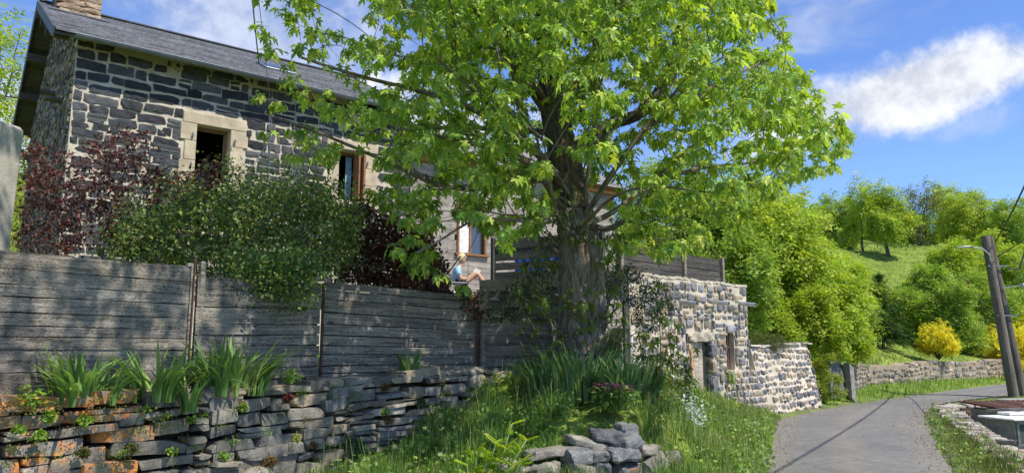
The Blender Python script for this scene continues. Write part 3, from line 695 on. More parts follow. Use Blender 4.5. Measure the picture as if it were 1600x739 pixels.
# ================================================================== DRY STONE RETAINING WALL
DW = [(-6.9, 2.95), (-4.05, 5.93), (-2.93, 7.12), (-1.93, 8.32), (-.22, 9.92)]
dw = thing('dry_stone_wall', 'long dry stone retaining wall of flat grey slabs with orange lichen below the plank fence', 'stone wall')
SP = [(.21, .19, .16), (.16, .146, .125), (.26, .235, .19), (.125, .116, .105), (.31, .27, .205), (.23, .2, .15), (.18, .17, .155), (.28, .23, .16)]
OP = [(.28, .2, .13), (.24, .2, .16), (.2, .18, .16)]
mb = MB(); core = MB()
L0 = 0
for (p, q) in zip(DW[:-1], DW[1:]):
    p = np.array(p); q = np.array(q); L = np.linalg.norm(q-p); u = (q-p)/L; n = np.array([u[1], -u[0]])
    def tops(s, p=p, u=u):
        x = p[0]+u[0]*s; return np.interp(x, [-7, -4.05, -3.8, -3.2, -2.7, -1.9, -1.2, -.6, -.2], [1.1, 1.1, 1.15, 1.17, 1.16, 1.2, 1.26, 1.28, 1.25])+.02*math.sin(x*9)
    lich = (lambda s, z, p=p, u=u: (1. if p[0]+u[0]*s < -3.42 else 0)*rng.uniform(.2, .6))
    pal = (lambda s, z, p=p, u=u: OP if (p[0]+u[0]*s < -3.42 and rng.random() < .8) else SP)
    courses(mb, p, u, n, L, lambda s: tops(s)+.03, lambda s: -.2, (.16, .66), (.06, .14), .004, .34, pal, .07, 3, .03, face=lambda s, z: .12+.13*(1.2-z), wob=.05, lift=.045, rough=.022, ng=(9, 3, 3), split=.2, lich=lich)
    wallslab(core, p-n*.12, u, n, L, lambda s: tops(s)-.06, lambda s: -.3, .4)
    # cap stones
    s = 0
    while s < L:
        l = rng.uniform(.22, .5); c = s+l/2; x = p[0]+u[0]*c
        stone(mb, (*(p+u*c-n*.06), tops(c)+.015), (l, .42, rng.uniform(.06, .12)), np.array([*u, 0]), np.array([*n, 0]), Z3, (*vary(SP if x > -3.42 else OP), .5 if x < -3.42 else 0), .09, 2, .025, (8, 4, 3), rng.normal(.02, .05)); s += l*.98
# rounded end at the right
for k in range(60):
    a = rng.uniform(-.6, 1.4); z = rng.uniform(.2, 1.25); c = np.array([-.22, 9.92]); d = np.array([math.sin(a)*.7+.3, -math.cos(a)*.5]); d /= np.linalg.norm(d)
    pos = c+d*.16; t = np.array([-d[1], d[0], 0]); stone(mb, (*pos, z), (rng.uniform(.15, .35), .3, rng.uniform(.06, .13)), t, np.array([*d, 0]), Z3, (*vary(SP), 0), .2, 3, .04, (6, 3, 3), rng.normal(0, .06))
mb.build('stones', M['stone'], dw); core.build('core', M['earth'], dw)

# low rough boulder wall in the foreground centre
lw = thing('boulder_wall', 'low wall of rough lichened boulders below the irises in the foreground', 'stone wall')
BP = [(.2, .195, .185), (.14, .14, .14), (.26, .24, .2), (.1, .1, .105), (.22, .2, .17)]
mb = MB(); core = MB()
BL = [(-.35, 8.1), (.1, 7.75), (.5, 7.6), (1.0, 7.75), (1.45, 8.05), (1.95, 8.6)]
def btop(x): return np.interp(x, [-.35, .1, .45, .75, .95, 1.2, 1.4, 1.95], [.4, .46, .52, .55, .64, .7, .5, .34])
z = .0
bl = resample(BL, .05)
while z < .9:
    s = rng.uniform(-.2, 0); h = rng.uniform(.1, .17)
    while s < 2.3:
        l = rng.uniform(.14, .36); i = int(np.clip((s+l/2)/.05, 0, len(bl)-2)); c = bl[i]; t = bl[i+1]-bl[i]; t /= np.linalg.norm(t); n = np.array([t[1], -t[0]])
        if z+h*.6 < btop(c[0]) and s > -.1:
            stone(mb, (*(c+n*(.1*(.9-z)+rng.normal(0, .025))), z+h/2+rng.normal(0, .012)), (l*1.03, .34, h*rng.uniform(.9, 1.25)), np.array([*t, 0]), np.array([*n, 0]), Z3, (*vary(BP), (.2 if rng.random() < .15 else 0)), .3, 4, .07, (7, 4, 4), rng.normal(0, .12))
        s += l*.97
    z += h*.93
for (x, y, z_, l, h) in ((.4, 7.75, .58, .56, .09), (.98, 7.9, .72, .34, .13), (1.2, 8.05, .76, .2, .15), (.75, 7.85, .66, .4, .1)):
    stone(mb, (x, y, z_-.03), (l, .36, h), np.array([1, .2, 0])/1.02, np.array([.2, -1, 0])/1.02, Z3, (*vary(BP), 0), .35, 4, .06, (8, 5, 4), rng.normal(0, .2))
for i in range(len(bl)-1):
    c = bl[i]; t = bl[i+1]-c; t /= np.linalg.norm(t); n = np.array([t[1], -t[0]]); box(core, (*(c-n*.22), btop(c[0])/2-.12), (.07, .3, btop(c[0])-.02), np.array([*t, 0]), None, Z3)
mb.build('boulders', M['stone'], lw, smooth=False); core.build('core', M['earth'], lw)

# ================================================================== STONE CELLAR
cellar = thing('stone_cellar', 'sunlit rubble stone outbuilding with cream mortar, plank door and barred window slit', 'outbuilding')
c0 = np.array([2.3, 14.53]); c1 = np.array([5.69, 18.0]); cL = np.linalg.norm(c1-c0); cu = (c1-c0)/cL; cn = np.array([cu[1], -cu[0]]); cu3 = np.array([*cu, 0]); cn3 = np.array([*cn, 0])
def cp(s, d, z): p = c0+cu*s+cn*d; return np.array([p[0], p[1], z])
def sfor(px, py=540):
    r = ray(px, py); A = np.array([[cu[0], -r[0]], [cu[1], -r[1]]]); s, t = np.linalg.solve(A, -c0); return s
ctop = lambda s: 3.06+.012*math.sin(s*4)+.006*math.sin(s*11)
cbase = lambda s: np.interp(s, [0, cL], [.4, -.15])
DO = (sfor(1077), sfor(1108), .1, 1.72); WO = (sfor(1134), sfor(1147), 1.08, 1.92)
CPAL = [(.2, .2, .205), (.13, .135, .15), (.3, .24, .17), (.36, .28, .19), (.24, .215, .18), (.17, .17, .175), (.3, .25, .19), (.26, .24, .22)]
batter = lambda s, z: .0+.22*max(0, .9-z)*smst((s-cL+1.4)/1.4)
holes = [DO, WO, (DO[0]-.1, DO[1]+.12, DO[3], DO[3]+.2), (DO[1], DO[1]+.2, .1, 1.72), (WO[0]-.05, WO[1]+.05, WO[3], WO[3]+.2)]
mb = MB(); wallslab(mb, c0, cu, cn, cL, ctop, cbase, .5, [DO, WO]); cw = mb.build('wall', M['mortar_cream'], cellar)
mb = MB(); courses(mb, c0, cu, cn, cL, ctop, lambda s: cbase(s)-.1, (.1, .34), (.14, .25), .014, .14, CPAL, .36, 1, 0, holes, rough=.05, wob=.045, lift=.034, face=None, ng=(5, 2, 4), split=.2)
mb.build('stonework', M['rubble'], cw)
# battered foot at the right corner
mb = MB()
for i in range(7):
    z = .02+i*.15; off = .4*(1-z/1.15)
    for k in range(8):
        sx_ = cL-1.1+k*.155; o2 = off*smst((k+1)/6); stone(mb, cp(sx_, o2-.1, z+.06+rng.normal(0, .01)), (.17*rng.uniform(.8, 1.15), .34, .155*rng.uniform(.85, 1.1)), cu3, cn3, Z3, (*vary(CPAL), 0), .36, 1, .05, (5, 3, 4), rng.normal(0, .08)); box(mb, cp(sx_, o2-.14, z+.06), (.16, .34, .17), cu3, cn3, Z3, mi=1)
mb.build('battered_foot', [M['rubble'], M['mortar_cream']], cw)
# flat coping, returns and roof deck
mb = MB()
for q in np.arange(0, cL-.05, .1): box(mb, cp(q+.05, -.235, (ctop(q)+ctop(q+.1))/2+rng.normal(0, .006)), (.104, .5+rng.normal(0, .012), .05), cu3, None, Z3+cu3*rng.normal(0, .06))
mb.build('coping', M['mortar_cream'], cw)
mb = MB(); box(mb, cp(cL/2, -2.3, 2.8), (cL, 4.2, .3), cu3, None, Z3); box(mb, cp(cL-.25, -2.3, 1.3), (.45, 4.2, 3.3), cu3, None, Z3); box(mb, cp(.25, -2.3, 1.4), (.45, 4.2, 3), cu3, None, Z3); mb.build('deck', M['mortar_brown'], cellar)
mb = MB(); box(mb, cp(2.5, -.52, 1.3), (3.4, .04, 3), cu3, None, Z3); mb.build('interior', M['dark_room'], cellar)
# door
mb = MB(); dwid = DO[1]-DO[0]
for i in range(3): box(mb, cp(DO[0]+.06+dwid*.62*(i+.5)/3, -.05, .9), (dwid*.62/3-.006, .04, 1.62), cu3, None, Z3, col=vary([(1, 1, 1)], .1))
dr = mb.build('door', M['wood_door'], cellar)
mb = MB(); box(mb, cp(DO[0]+.03, -.02, .9), (.06, .12, 1.62), cu3, None, Z3, bev=.005); mb.build('door_post', M['wood_orange'], dr)
mb = MB(); box(mb, cp(DO[1]-.1, -.14, .9), (.05, .05, 1.6), cu3, None, Z3); mb.build('door_edge', M['wood_dark'], dr)
mb = MB(); stone(mb, cp((DO[0]+DO[1])/2+.02, -.06, 1.83), (dwid+.24, .3, .2), cu3, cn3, Z3, (1.2, 1.15, 1.05, 0), .12, 3, .05, (12, 3, 4)); mb.build('lintel', M['wood_pale'], dr)
mb = MB()
for z0, z1, c in ((1.36, 1.7, (.14, .145, .16)), (1.0, 1.34, (.34, .28, .19)), (.52, .98, (.15, .155, .17)), (.2, .5, (.2, .2, .2))): stone(mb, cp(DO[1]+.1, -.02, (z0+z1)/2), (.24, .22, z1-z0), cu3, cn3, Z3, (*c, 0), .25, 3, .04, (4, 3, 5))
mb.build('door_jamb', M['rubble'], cellar)
mb = MB(); 
for i in range(4): tube(mb, [cp(WO[0]+(WO[1]-WO[0])*(i+.5)/4, -.1, WO[2]), cp(WO[0]+(WO[1]-WO[0])*(i+.5)/4, -.1, WO[3])], .012, 6)
for z in (1.3, 1.6): box(mb, cp((WO[0]+WO[1])/2, -.1, z), (WO[1]-WO[0], .02, .03), cu3, None, Z3)
wb = mb.build('window_bars', M['rust'], cellar)
mb = MB(); stone(mb, cp((WO[0]+WO[1])/2, -.03, WO[3]+.1), (.36, .22, .2), cu3, cn3, Z3, (.3, .3, .31, 0), .25, 2, .04); mb.build('window_lintel', M['rubble'], cellar)
for px, z in ((1061, 2.52), (1112, 2.58), (1154, 2.6)):
    s = sfor(px, 470); mb = MB(); p0 = cp(s, -.1, z+.05); p1 = cp(s, .42, z-.02)
    a = np.linspace(0, 2*math.pi, 14, endpoint=False); vs = []
    d = (p1-p0)/np.linalg.norm(p1-p0); x_ = np.cross(Z3, d); x_ /= np.linalg.norm(x_); y_ = np.cross(d, x_)
    for pp in (p0, p1):
        for rr in (.05, .042): vs += [pp+x_*math.cos(t)*rr+y_*math.sin(t)*rr for t in a]
    f = []
    for i in range(14):
        j = (i+1) % 14; f += [[i, j, 28+j, 28+i], [14+i, 42+i, 42+j, 14+j], [28+i, 28+j, 42+j, 42+i]]
    mb.add(vs, np.array(f)); mb.build('drain_spout', M['zinc_bright'], cellar, smooth=False)
# weathered boards, post and pipe left of the cellar
sh = thing('plank_shed_wall', 'narrow weathered plank shed front between the big tree trunk and the stone outbuilding', 'shed')
panel((1.2, 13.6), (2.12, 14.35), .7, .7, 2.5, 2.5, 'plank_wall', 'wood_pale', (.12, .2), sh); post((2.17, 14.38), .6, 2.45, .1, sh, 'wood_dark')
mb = MB(); tube(mb, [(2.3, 14.4, .6), (2.3, 14.4, 1.9)], .035, 10); mb.build('pipe', M['white'], sh)

# terrace fence on the cellar roof
tf = thing('terrace_screen', 'dark plank screen standing on the flat roof of the stone outbuilding', 'fence')
ta = cp(.55, -.62, 0)[:2]; tb = cp(cL-.05, -.62, 0)[:2]; tm = ta*.42+tb*.58
panel(ta, tm, 3.0, 3.0, 3.75, 3.75, 'board_panel', 'wood_dark', (.13, .16), tf, gap=.012); panel(tm+(tb-ta)*.01, tb, 3.0, 3.0, 3.76, 3.76, 'board_panel', 'wood_dark', (.13, .16), tf, gap=.012)
for p in (ta, tm, tb): post(p+cn*.05, 2.95, 3.8, .08, tf, 'wood_grey')
for s in (1.2, 2.3, 3.3, 4.2): mb = MB(); tube(mb, [cp(s, -.1, 3.05), cp(s, -.1, 3.2)], .012, 6); mb.build('stub', M['steel'], tf)

# low stone wall right of the cellar
lsw = thing('low_stone_wall', 'low rubble stone wall with cream mortar sloping beside the road, right of the outbuilding', 'stone wall')
w0 = np.array([5.72, 18.02]); w1 = np.array([8.05, 20.45]); wL = np.linalg.norm(w1-w0); wu = (w1-w0)/wL; wn = np.array([wu[1], -wu[0]])
wtop = lambda s: 1.6+.03*s+.02*math.sin(s*7)
mb = MB(); core = MB()
for i in range(24):   # battered body
    pass
def wface(s, z): return .34*(1-z/1.7)
a3 = lambda s, d, z: np.array([*(w0+wu*s+wn*d), z])
ss_ = np.linspace(0, wL, 12); zs_ = np.linspace(-.1, 1, 7)
vs = []; 
for s in ss_:
    for z in zs_: zz = -.1+(wtop(s)+.1)*(z+.1)/1.1; vs.append(a3(s, wface(s, zz), zz))
    for z in zs_[::-1]: zz = -.1+(wtop(s)+.1)*(z+.1)/1.1; vs.append(a3(s, -.4, zz))
f = []; k = 14
for i in range(11):
    for j in range(k): f.append([i*k+j, i*k+(j+1) % k, (i+1)*k+(j+1) % k, (i+1)*k+j])
core.add(vs, [np.array(f), np.arange(14)[None], (np.arange(14)+11*14)[::-1][None]]); cb = core.build('body', M['mortar_cream'], lsw)
courses(mb, w0, wu, wn, wL, lambda s: wtop(s)+.02, lambda s: -.1, (.13, .3), (.13, .21), .015, .16, CPAL, .38, 1, 0, face=wface, rough=.05, wob=.02, lift=.03, ng=(5, 2, 4))
for z in np.arange(.06, 1.6, .15):   # right end face
    for d in (-.3, -.08, .12): 
        if d < wface(0, z): stone(mb, a3(wL-.02, d, z), (.2, .14, .13), np.array([*wn, 0]), np.array([*wu, 0]), Z3, (*vary(CPAL), 0), .38, 3, .05)
s = 0
while s < wL:
    l = rng.uniform(.25, .45); stone(mb, a3(s+l/2, -.15, wtop(s+l/2)+.01), (l, .46, .045), np.array([*wu, 0]), np.array([*wn, 0]), Z3, (*vary([(.4, .36, .3), (.45, .4, .33)]), 0), .2, 1, .03, (5, 4, 2)); s += l
mb.build('stonework', M['rubble'], cb)

# terrace retaining wall + dark slatted screen (behind the big tree)
tw = thing('terrace_wall', 'shaded mossy stone terrace wall below the sitting person', 'stone wall')
q0 = np.array([-.72, 16.3]); q1 = np.array([2.3, 14.75]); qL = np.linalg.norm(q1-q0); qu = (q1-q0)/qL; qn = np.array([qu[1], -qu[0]])
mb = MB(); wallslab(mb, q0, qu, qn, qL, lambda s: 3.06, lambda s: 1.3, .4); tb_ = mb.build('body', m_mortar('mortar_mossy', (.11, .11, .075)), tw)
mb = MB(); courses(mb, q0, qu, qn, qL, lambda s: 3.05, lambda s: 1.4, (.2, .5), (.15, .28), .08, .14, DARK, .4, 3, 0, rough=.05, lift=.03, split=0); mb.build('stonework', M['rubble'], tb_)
mb = MB(); mb.add([(-.72, 16.32, 2.72), (2.2, 14.9, 2.72), (5.3, 17.9, 2.72), (2.6, 20.9, 2.72), (-3.6, 17.9, 2.72), (-3.3, 17.2, 2.72), (-.72, 16.32, 2.5), (2.2, 14.9, 2.5), (5.3, 17.9, 2.5), (2.6, 20.9, 2.5), (-3.6, 17.9, 2.5), (-3.3, 17.2, 2.5)], [np.array([[0, 1, 2, 3, 4, 5]]), np.array([[11, 10, 9, 8, 7, 6]]), np.array([[i, 6+i, 6+(i+1) % 6, (i+1) % 6] for i in range(6)])])
mb.build('deck', M['wood_pale'], tw)
scr = thing('slatted_screen', 'dark slatted wooden screen on the terrace beside the sitting person', 'fence')
s0 = q0+qu*.25-qn*.25; s1 = q1-qu*.6-qn*.25
panel(s0, s1, 3.0, 3.0, 3.25, 3.25, 'board_panel', 'wood_dark', (.24, .26), scr, gap=.02); panel(s0, s1, 3.28, 3.28, 3.45, 3.45, 'board_panel', 'wood_dark', (.16, .18), scr, gap=.01); panel(s0, s1, 3.49, 3.49, 3.98, 3.98, 'board_panel', 'wood_dark', (.24, .26), scr, gap=.012)
post(s0-qu*.04, 2.9, 4.02, .09, scr); post(s1, 2.9, 4.0, .09, scr)
mb = MB()
for i in range(14): box(mb, np.array([*(s0+qu*(.3+i*.1)-qn*.5), 3.2+.02*math.sin(i*2)]), (.104, .03, .9+.04*math.sin(i)), np.array([*qu, 0])+np.array([*qn, 0])*.3*(-1)**i, None, Z3)
tag(mb.build('tarpaulin', M['blue']), 'blue tarpaulin glimpsed through the gaps of the dark slatted screen', 'tarpaulin')

# ================================================================== SITTING PERSON
def skin_obj(name, verts, edges, rad, mt, parent, sub=2):
    me = bpy.data.meshes.new(name); me.from_pydata([tuple(v) for v in verts], edges, []); o = bpy.data.objects.new(name, me); C.objects.link(o); o.parent = parent
    sk_ = o.modifiers.new('skin', 'SKIN'); sk_.use_smooth_shade = True; ss = o.modifiers.new('sub', 'SUBSURF'); ss.levels = ss.render_levels = sub
    for v, r in zip(me.skin_vertices[0].data, rad): v.radius = (r, r)
    me.skin_vertices[0].data[0].use_root = True; me.materials.append(mt); return o
per = thing('person', 'blond person in light blue shirt and dark shorts sitting reading on the terrace', 'person')
pb = np.array([-1.28, 17.5, 2.98])     # hips
f3 = np.array([1, .12, 0.]); f3 /= np.linalg.norm(f3); sd3 = np.array([.12, -1, 0.]); sd3 /= np.linalg.norm(sd3)
def pp(f, s, z): return pb+f3*f+sd3*s+Z3*z
V = [pp(0, 0, .05), pp(-.04, 0, .2), pp(-.04, 0, .38), pp(.02, 0, .5), pp(.05, 0, .58)]; E = [(0, 1), (1, 2), (2, 3), (3, 4)]; Rr = [.13, .12, .135, .06, .05]
for s in (-1, 1):
    b0 = len(V); V += [pp(.02, s*.1, .04), pp(.24, s*.11, .2), pp(.44, s*.11, .36), pp(.6, s*.12, .14), pp(.72, s*.12, -.12), pp(.8, s*.12, -.18), pp(.88, s*.13, -.2)]
    E += [(0, b0)]+[(b0+i, b0+i+1) for i in range(6)]; Rr += [.095, .08, .06, .055, .038, .035, .022]
    b0 = len(V); V += [pp(-.03, s*.17, .42), pp(.06, s*.2, .2), pp(.28, s*.1, .22)]; E += [(2, b0), (b0, b0+1), (b0+1, b0+2)]; Rr += [.055, .042, .03]
skin_obj('body', V, E, Rr, M['skin'], per)
mb = MB(); hc = pp(.09, 0, .7); vs, fs = cube_grid(8, 8, 8); d = vs/np.linalg.norm(vs, axis=1)[:, None]
hv_ = d*[.098, .078, .12]; hv_[:, 0] += np.where(hv_[:, 2] < -.04, .012, 0); nose = (d[:, 0] > .9) & (abs(d[:, 1]) < .2) & (abs(d[:, 2]+.1) < .25); hv_[nose, 0] += .018
fw = f3*.94-Z3*.34; upv = Z3*.94+f3*.34
mb.add(hc+np.outer(hv_[:, 0], fw)+np.outer(hv_[:, 1], sd3)+np.outer(hv_[:, 2], upv), fs); 
mb.build('head', M['skin'], per, smooth=True)
mb = MB(); k = (d[:, 0] < .45) | (d[:, 2] > .35); hh = d*[.112, .095, .128]; hh[~k] *= .8; hh[d[:, 2] < -.75] *= .8; hh[:, 0] -= .012; hh *= (1+rng.normal(0, .02, (len(hh), 1)))
mb.add(hc+np.outer(hh[:, 0], fw)+np.outer(hh[:, 1], sd3)+np.outer(hh[:, 2], upv)+Z3*.012, fs); mb.build('hair', M['hair'], per, smooth=True)
skin_obj('shirt', [pp(0, 0, .08), pp(-.045, 0, .25), pp(-.04, 0, .42), pp(.0, 0, .5), pp(-.035, -.19, .43), pp(.02, -.215, .28), pp(-.035, .19, .43), pp(.02, .215, .28)], [(0, 1), (1, 2), (2, 3), (2, 4), (4, 5), (2, 6), (6, 7)], [.15, .145, .155, .085, .075, .062, .075, .062], M['shirt'], per)
skin_obj('shorts', [pp(-.02, 0, .04), pp(.04, -.1, .05), pp(.22, -.112, .185), pp(.04, .1, .05), pp(.22, .112, .185)], [(0, 1), (1, 2), (0, 3), (3, 4)], [.15, .115, .1, .115, .1], M['shorts'], per)
for s in (-1, 1):
    mb = MB(); hb = pp(.28, s*.1, .22); inn = -sd3*s
    tube(mb, [hb-f3*.02, hb+f3*.03+Z3*.015, hb+f3*.07+Z3*.03], [.028, .036, .03], 8, flat=.6)
    for i in range(4): b0 = hb+f3*.07+Z3*(.045-.014*i)+inn*.0; l = (.06, .07, .065, .05)[i]; tube(mb, [b0, b0+f3*l*.55+inn*.008, b0+f3*l*.8+inn*.03], [.0085, .008, .006], 6)
    tube(mb, [hb+f3*.03+Z3*.03, hb+f3*.06+Z3*.06+inn*.015, hb+f3*.09+Z3*.065+inn*.03], [.011, .009, .007], 6); mb.build('hand', M['skin'], per, smooth=True)
mb = MB(); bc = pp(.42, 0, .3)
for s in (-1, 1): box(mb, bc+sd3*s*.07+Z3*.03, (.02, .19, .26), f3*.6+sd3*s*.75-Z3*.2, None, Z3*.9+f3*.35, bev=.002)
bk = mb.build('book', M['paper']); tag(bk, 'open white book held above the knees of the blond reader', 'book')
lc = thing('lounge_chair', 'low folding lounge chair under the reading person on the terrace', 'chair')
mb = MB(); box(mb, pp(.02, 0, -.1), (.5, .52, .03), f3, None, Z3); mb.build('seat', M['steel'], lc)
mb = MB(); box(mb, pp(-.3, 0, .17), (.03, .5, .62), f3+Z3*.3, None, Z3-f3*.35); mb.build('backrest', M['steel'], lc)
for s in (-1, 1):
    for q in (-1, 1): mb = MB(); tube(mb, [pp(-.16*q, s*.25, -.08), pp(.24*q, s*.25, -.255)], .014, 6); mb.build('leg', M['zinc_bright'], lc)
    mb = MB(); tube(mb, [pp(-.3, s*.27, .12), pp(.2, s*.27, .1)], .016, 6); mb.build('armrest', M['steel'], lc)

# ================================================================== ROADSIDE WALLS ON THE RIGHT
fw_ = thing('roadside_wall', 'long low brownish stone retaining wall along the far verge of the bending road', 'stone wall')
RP = [(.26, .21, .17), (.32, .26, .2), (.2, .175, .155), (.36, .29, .22), (.22, .2, .18), (.15, .14, .13)]
mb = MB(); core = MB(); acc = 0
for i, (p, q) in enumerate(zip(HW[:4], HW[1:5])):
    p = np.array(p); q = np.array(q); L = np.linalg.norm(q-p); u = (q-p)/L; n = np.array([u[1], -u[0]])
    top = lambda s, a=acc: .98+.05*math.sin((s+a)*.7)+.03*math.sin((s+a)*2.3)
    wallslab(core, p, u, n, L, lambda s: top(s)-.03, lambda s: -.1, .85, step=.5)
    big = 1+.35*i
    courses(mb, p, u, n, L, lambda s: top(s)+.05, lambda s: .05, (.14*big, .34*big), (.1*big, .17*big), .022*big, .18, RP, .36, 2, 0, rough=.06, wob=.03, lift=.035, ng=(4, 2, 3), split=.1)
    acc += L
cb2 = core.build('body', m_mortar('mortar_tan', (.34, .28, .2)), fw_); mb.build('stonework', M['rubble'], cb2)

# concrete box by the hedge
ct = thing('stone_trough', 'dark upright stone block box half hidden by the hedge beside the road', 'trough')
bx_ = np.array([9.45, 22.3])
mb = MB(); stone(mb, (bx_[0], bx_[1], .62), (.5, .5, .95), np.array([.95, .3, 0]), np.array([.3, -.95, 0]), Z3, (.16, .165, .15, 0), .05, 1, .015, (6, 6, 8)); mb.build('block', M['stone'], ct)
mb = MB(); stone(mb, (bx_[0]+.12, bx_[1]+.1, 1.13), (.6, .5, .1), np.array([.95, .3, 0]), np.array([.3, -.95, 0]), Z3, (.2, .2, .18, 0), .1, 1, .02, (6, 6, 3)); mb.build('slab', M['stone'], ct)
mb = MB(); stone(mb, (bx_[0]+.42, bx_[1]+.05, .62), (.14, .7, 1.02), np.array([.95, .3, 0]), np.array([.3, -.95, 0]), Z3, (.3, .28, .25, 0), .1, 1, .03, (3, 6, 8)); mb.build('side_slab', M['stone'], ct)

# wall beside the sunken yard
yw = thing('yard_wall', 'tumbled dry stone wall with pale coping between the right verge and the sunken yard', 'stone wall')
mb = MB(); core = MB()
YP = [(.36, .32, .27), (.28, .24, .2), (.42, .38, .32), (.22, .2, .18), (.33, .24, .2)]
for (p, q) in list(zip(RW[:-1], RW[1:]))+list(zip(RW2[:-1], RW2[1:])):
    p = np.array(p); q = np.array(q); L = np.linalg.norm(q-p); u = (q-p)/L; n = np.array([u[1], -u[0]])
    wallslab(core, p, u, n, L, lambda s: .02, lambda s: -1.4, .4)
    courses(mb, p, u, n, L, lambda s: .06, lambda s: -1.3, (.12, .3), (.08, .16), .012, .2, YP, .32, 3, 0, rough=.06, wob=.02, lift=.04, ng=(4, 2, 3))
    s = 0
    while s < L:
        l = rng.uniform(.2, .42)
        for d in (-.33, -.1): stone(mb, (*(p+u*(s+l/2)+n*(d+rng.normal(0, .03))), .05+rng.normal(0, .02)), (l, .26, rng.uniform(.07, .12)), np.array([*u, 0]), np.array([*n, 0]), Z3, (*vary(YP), 0), .32, 3, .06, (4, 4, 3), rng.normal(0, .06))
        s += l
mb.build('stones', M['stone'], yw); core.build('core', M['earth'], yw)

# scrap shed / cabinets in the yard
shed = thing('yard_shed', 'low shed with rusty corrugated roof behind the pale cabinet in the sunken yard', 'shed')
sx = np.array([.93, .2, 0]); sx /= np.linalg.norm(sx); sy = np.array([-sx[1], sx[0], 0]); sc0 = np.array([12.6, 17.5, 0])
mb = MB(); box(mb, sc0+Z3*(-.6)+sx*.6, (4, 2.0, 1.5), sx, None, Z3); mb.build('wall', M['grey_green'], shed)
mb = MB(); nx = 90; xs = np.linspace(-2.15, 2.2, nx); V = []
for yy, zz in ((-1.2, .12), (1.2, .3)):
    for x in xs: V.append(sc0+sx*(x+.6)+sy*yy+Z3*(zz+.022*math.sin(x*40)))
for yy, zz in ((-1.2, .11), (1.2, .29)):
    for x in xs: V.append(sc0+sx*(x+.6)+sy*yy+Z3*(zz+.022*math.sin(x*40)))
f = []
for i in range(nx-1): f += [[i, i+1, nx+i+1, nx+i], [2*nx+i, 3*nx+i, 3*nx+i+1, 2*nx+i+1], [i, 2*nx+i, 2*nx+i+1, i+1], [nx+i, nx+i+1, 3*nx+i+1, 3*nx+i]]
mb.add(V, np.array(f)); rr_ = mb.build('roof', M['rust'], shed)
mb = MB(); box(mb, sc0+sx*.3-sy*.3+Z3*.27, (2.2, .9, .03), sx, None, Z3-sy*.07); mb.build('metal_sheet', M['zinc_bright'], rr_)
slab = thing('concrete_slab', 'pale concrete slab on top of the yard wall in front of the twin pole', 'slab')
mb = MB(); box(mb, (14.9, 20.75, .16), (3.2, .9, .09), np.array([.96, .28, 0]), None, Z3, bev=.02); mb.build('slab_top', M['concrete'], slab)
mb = MB()
for i in range(14): tube(mb, [(13.5+.22*i*.96, 20.0+.22*i*.28, .03), (13.5+.22*i*.96-.12, 20.5+.22*i*.28, .05)], .06, 8)
mb.build('ribbed_edge', M['concrete'], slab)
cab = thing('old_cabinet', 'old grey cabinet with small glazed front and white board on top in the sunken yard', 'cabinet')
kc = np.array([10.0, 14.9, 0]); 
mb = MB(); box(mb, kc+Z3*(-.35), (.95, .6, 1.1), sx, None, Z3, bev=.01); mb.build('body', M['grey_green'], cab)
mb = MB(); 
for x in (-.42, .42): box(mb, kc+sx*x-sy*.315+Z3*-.02, (.05, .03, .4), sx, None, Z3)
for z in (-.24, .17): box(mb, kc-sy*.315+Z3*z, (.9, .03, .05), sx, None, Z3)
mb.build('frame', M['steel'], cab)
mb = MB(); box(mb, kc-sy*.302+Z3*-.02, (.8, .02, .38), sx, None, Z3); mb.build('pane', M['glass'], cab)
mb = MB(); box(mb, kc+Z3*.235+sx*.08, (1.35, .85, .035), sx, None, Z3+sx*.02, bev=.008); mb.build('white_board', M['white'], cab)
mb = MB(); box(mb, kc+Z3*.29+sx*.4+sy*.3, (1.0, .3, .05), sx, None, Z3, bev=.008); mb.build('batten', M['white'], cab)
mb = MB(); box(mb, kc+sx*.35+sy*.35+Z3*.36, (.13, 1.3, .06), sx+sy*.25, None, Z3+sy*.12, bev=.005); tag(mb.build('plank', M['wood_pale']), 'pinkish weathered plank lying across the white board of the old cabinet', 'plank')
crt = thing('red_crate', 'rust red wooden crate with white corner beside the old cabinet', 'crate')
for i in range(5): mb = MB(); box(mb, kc+sx*(.95)-sy*.1+Z3*(.1-.18*i), (.7, .5, .165), sx, None, Z3, bev=.006); mb.build('slat', M['red_paint'], crt)
mb = MB(); box(mb, kc+sx*.66-sy*.37+Z3*-.12, (.09, .04, .5), sx+Z3*.35, None, None, bev=.004); mb.build('corner_strip', M['white'], crt)

# twin utility pole
up = thing('twin_utility_pole', 'leaning twin wooden utility pole with a small street lamp arm beside the bend', 'utility pole')
def ppole(bx, by, tx, r0):
    mb = MB(); n = 14; pts = [np.array([bx+(tx-bx)*t, by, -.1+5.3*t]) for t in np.linspace(0, 1, n)]; tube(mb, pts, np.linspace(r0, r0*.82, n), 16, rough=.02, flat=1.0); return mb
mbp = ppole(15.93, 23.95, 15.5, .155); 
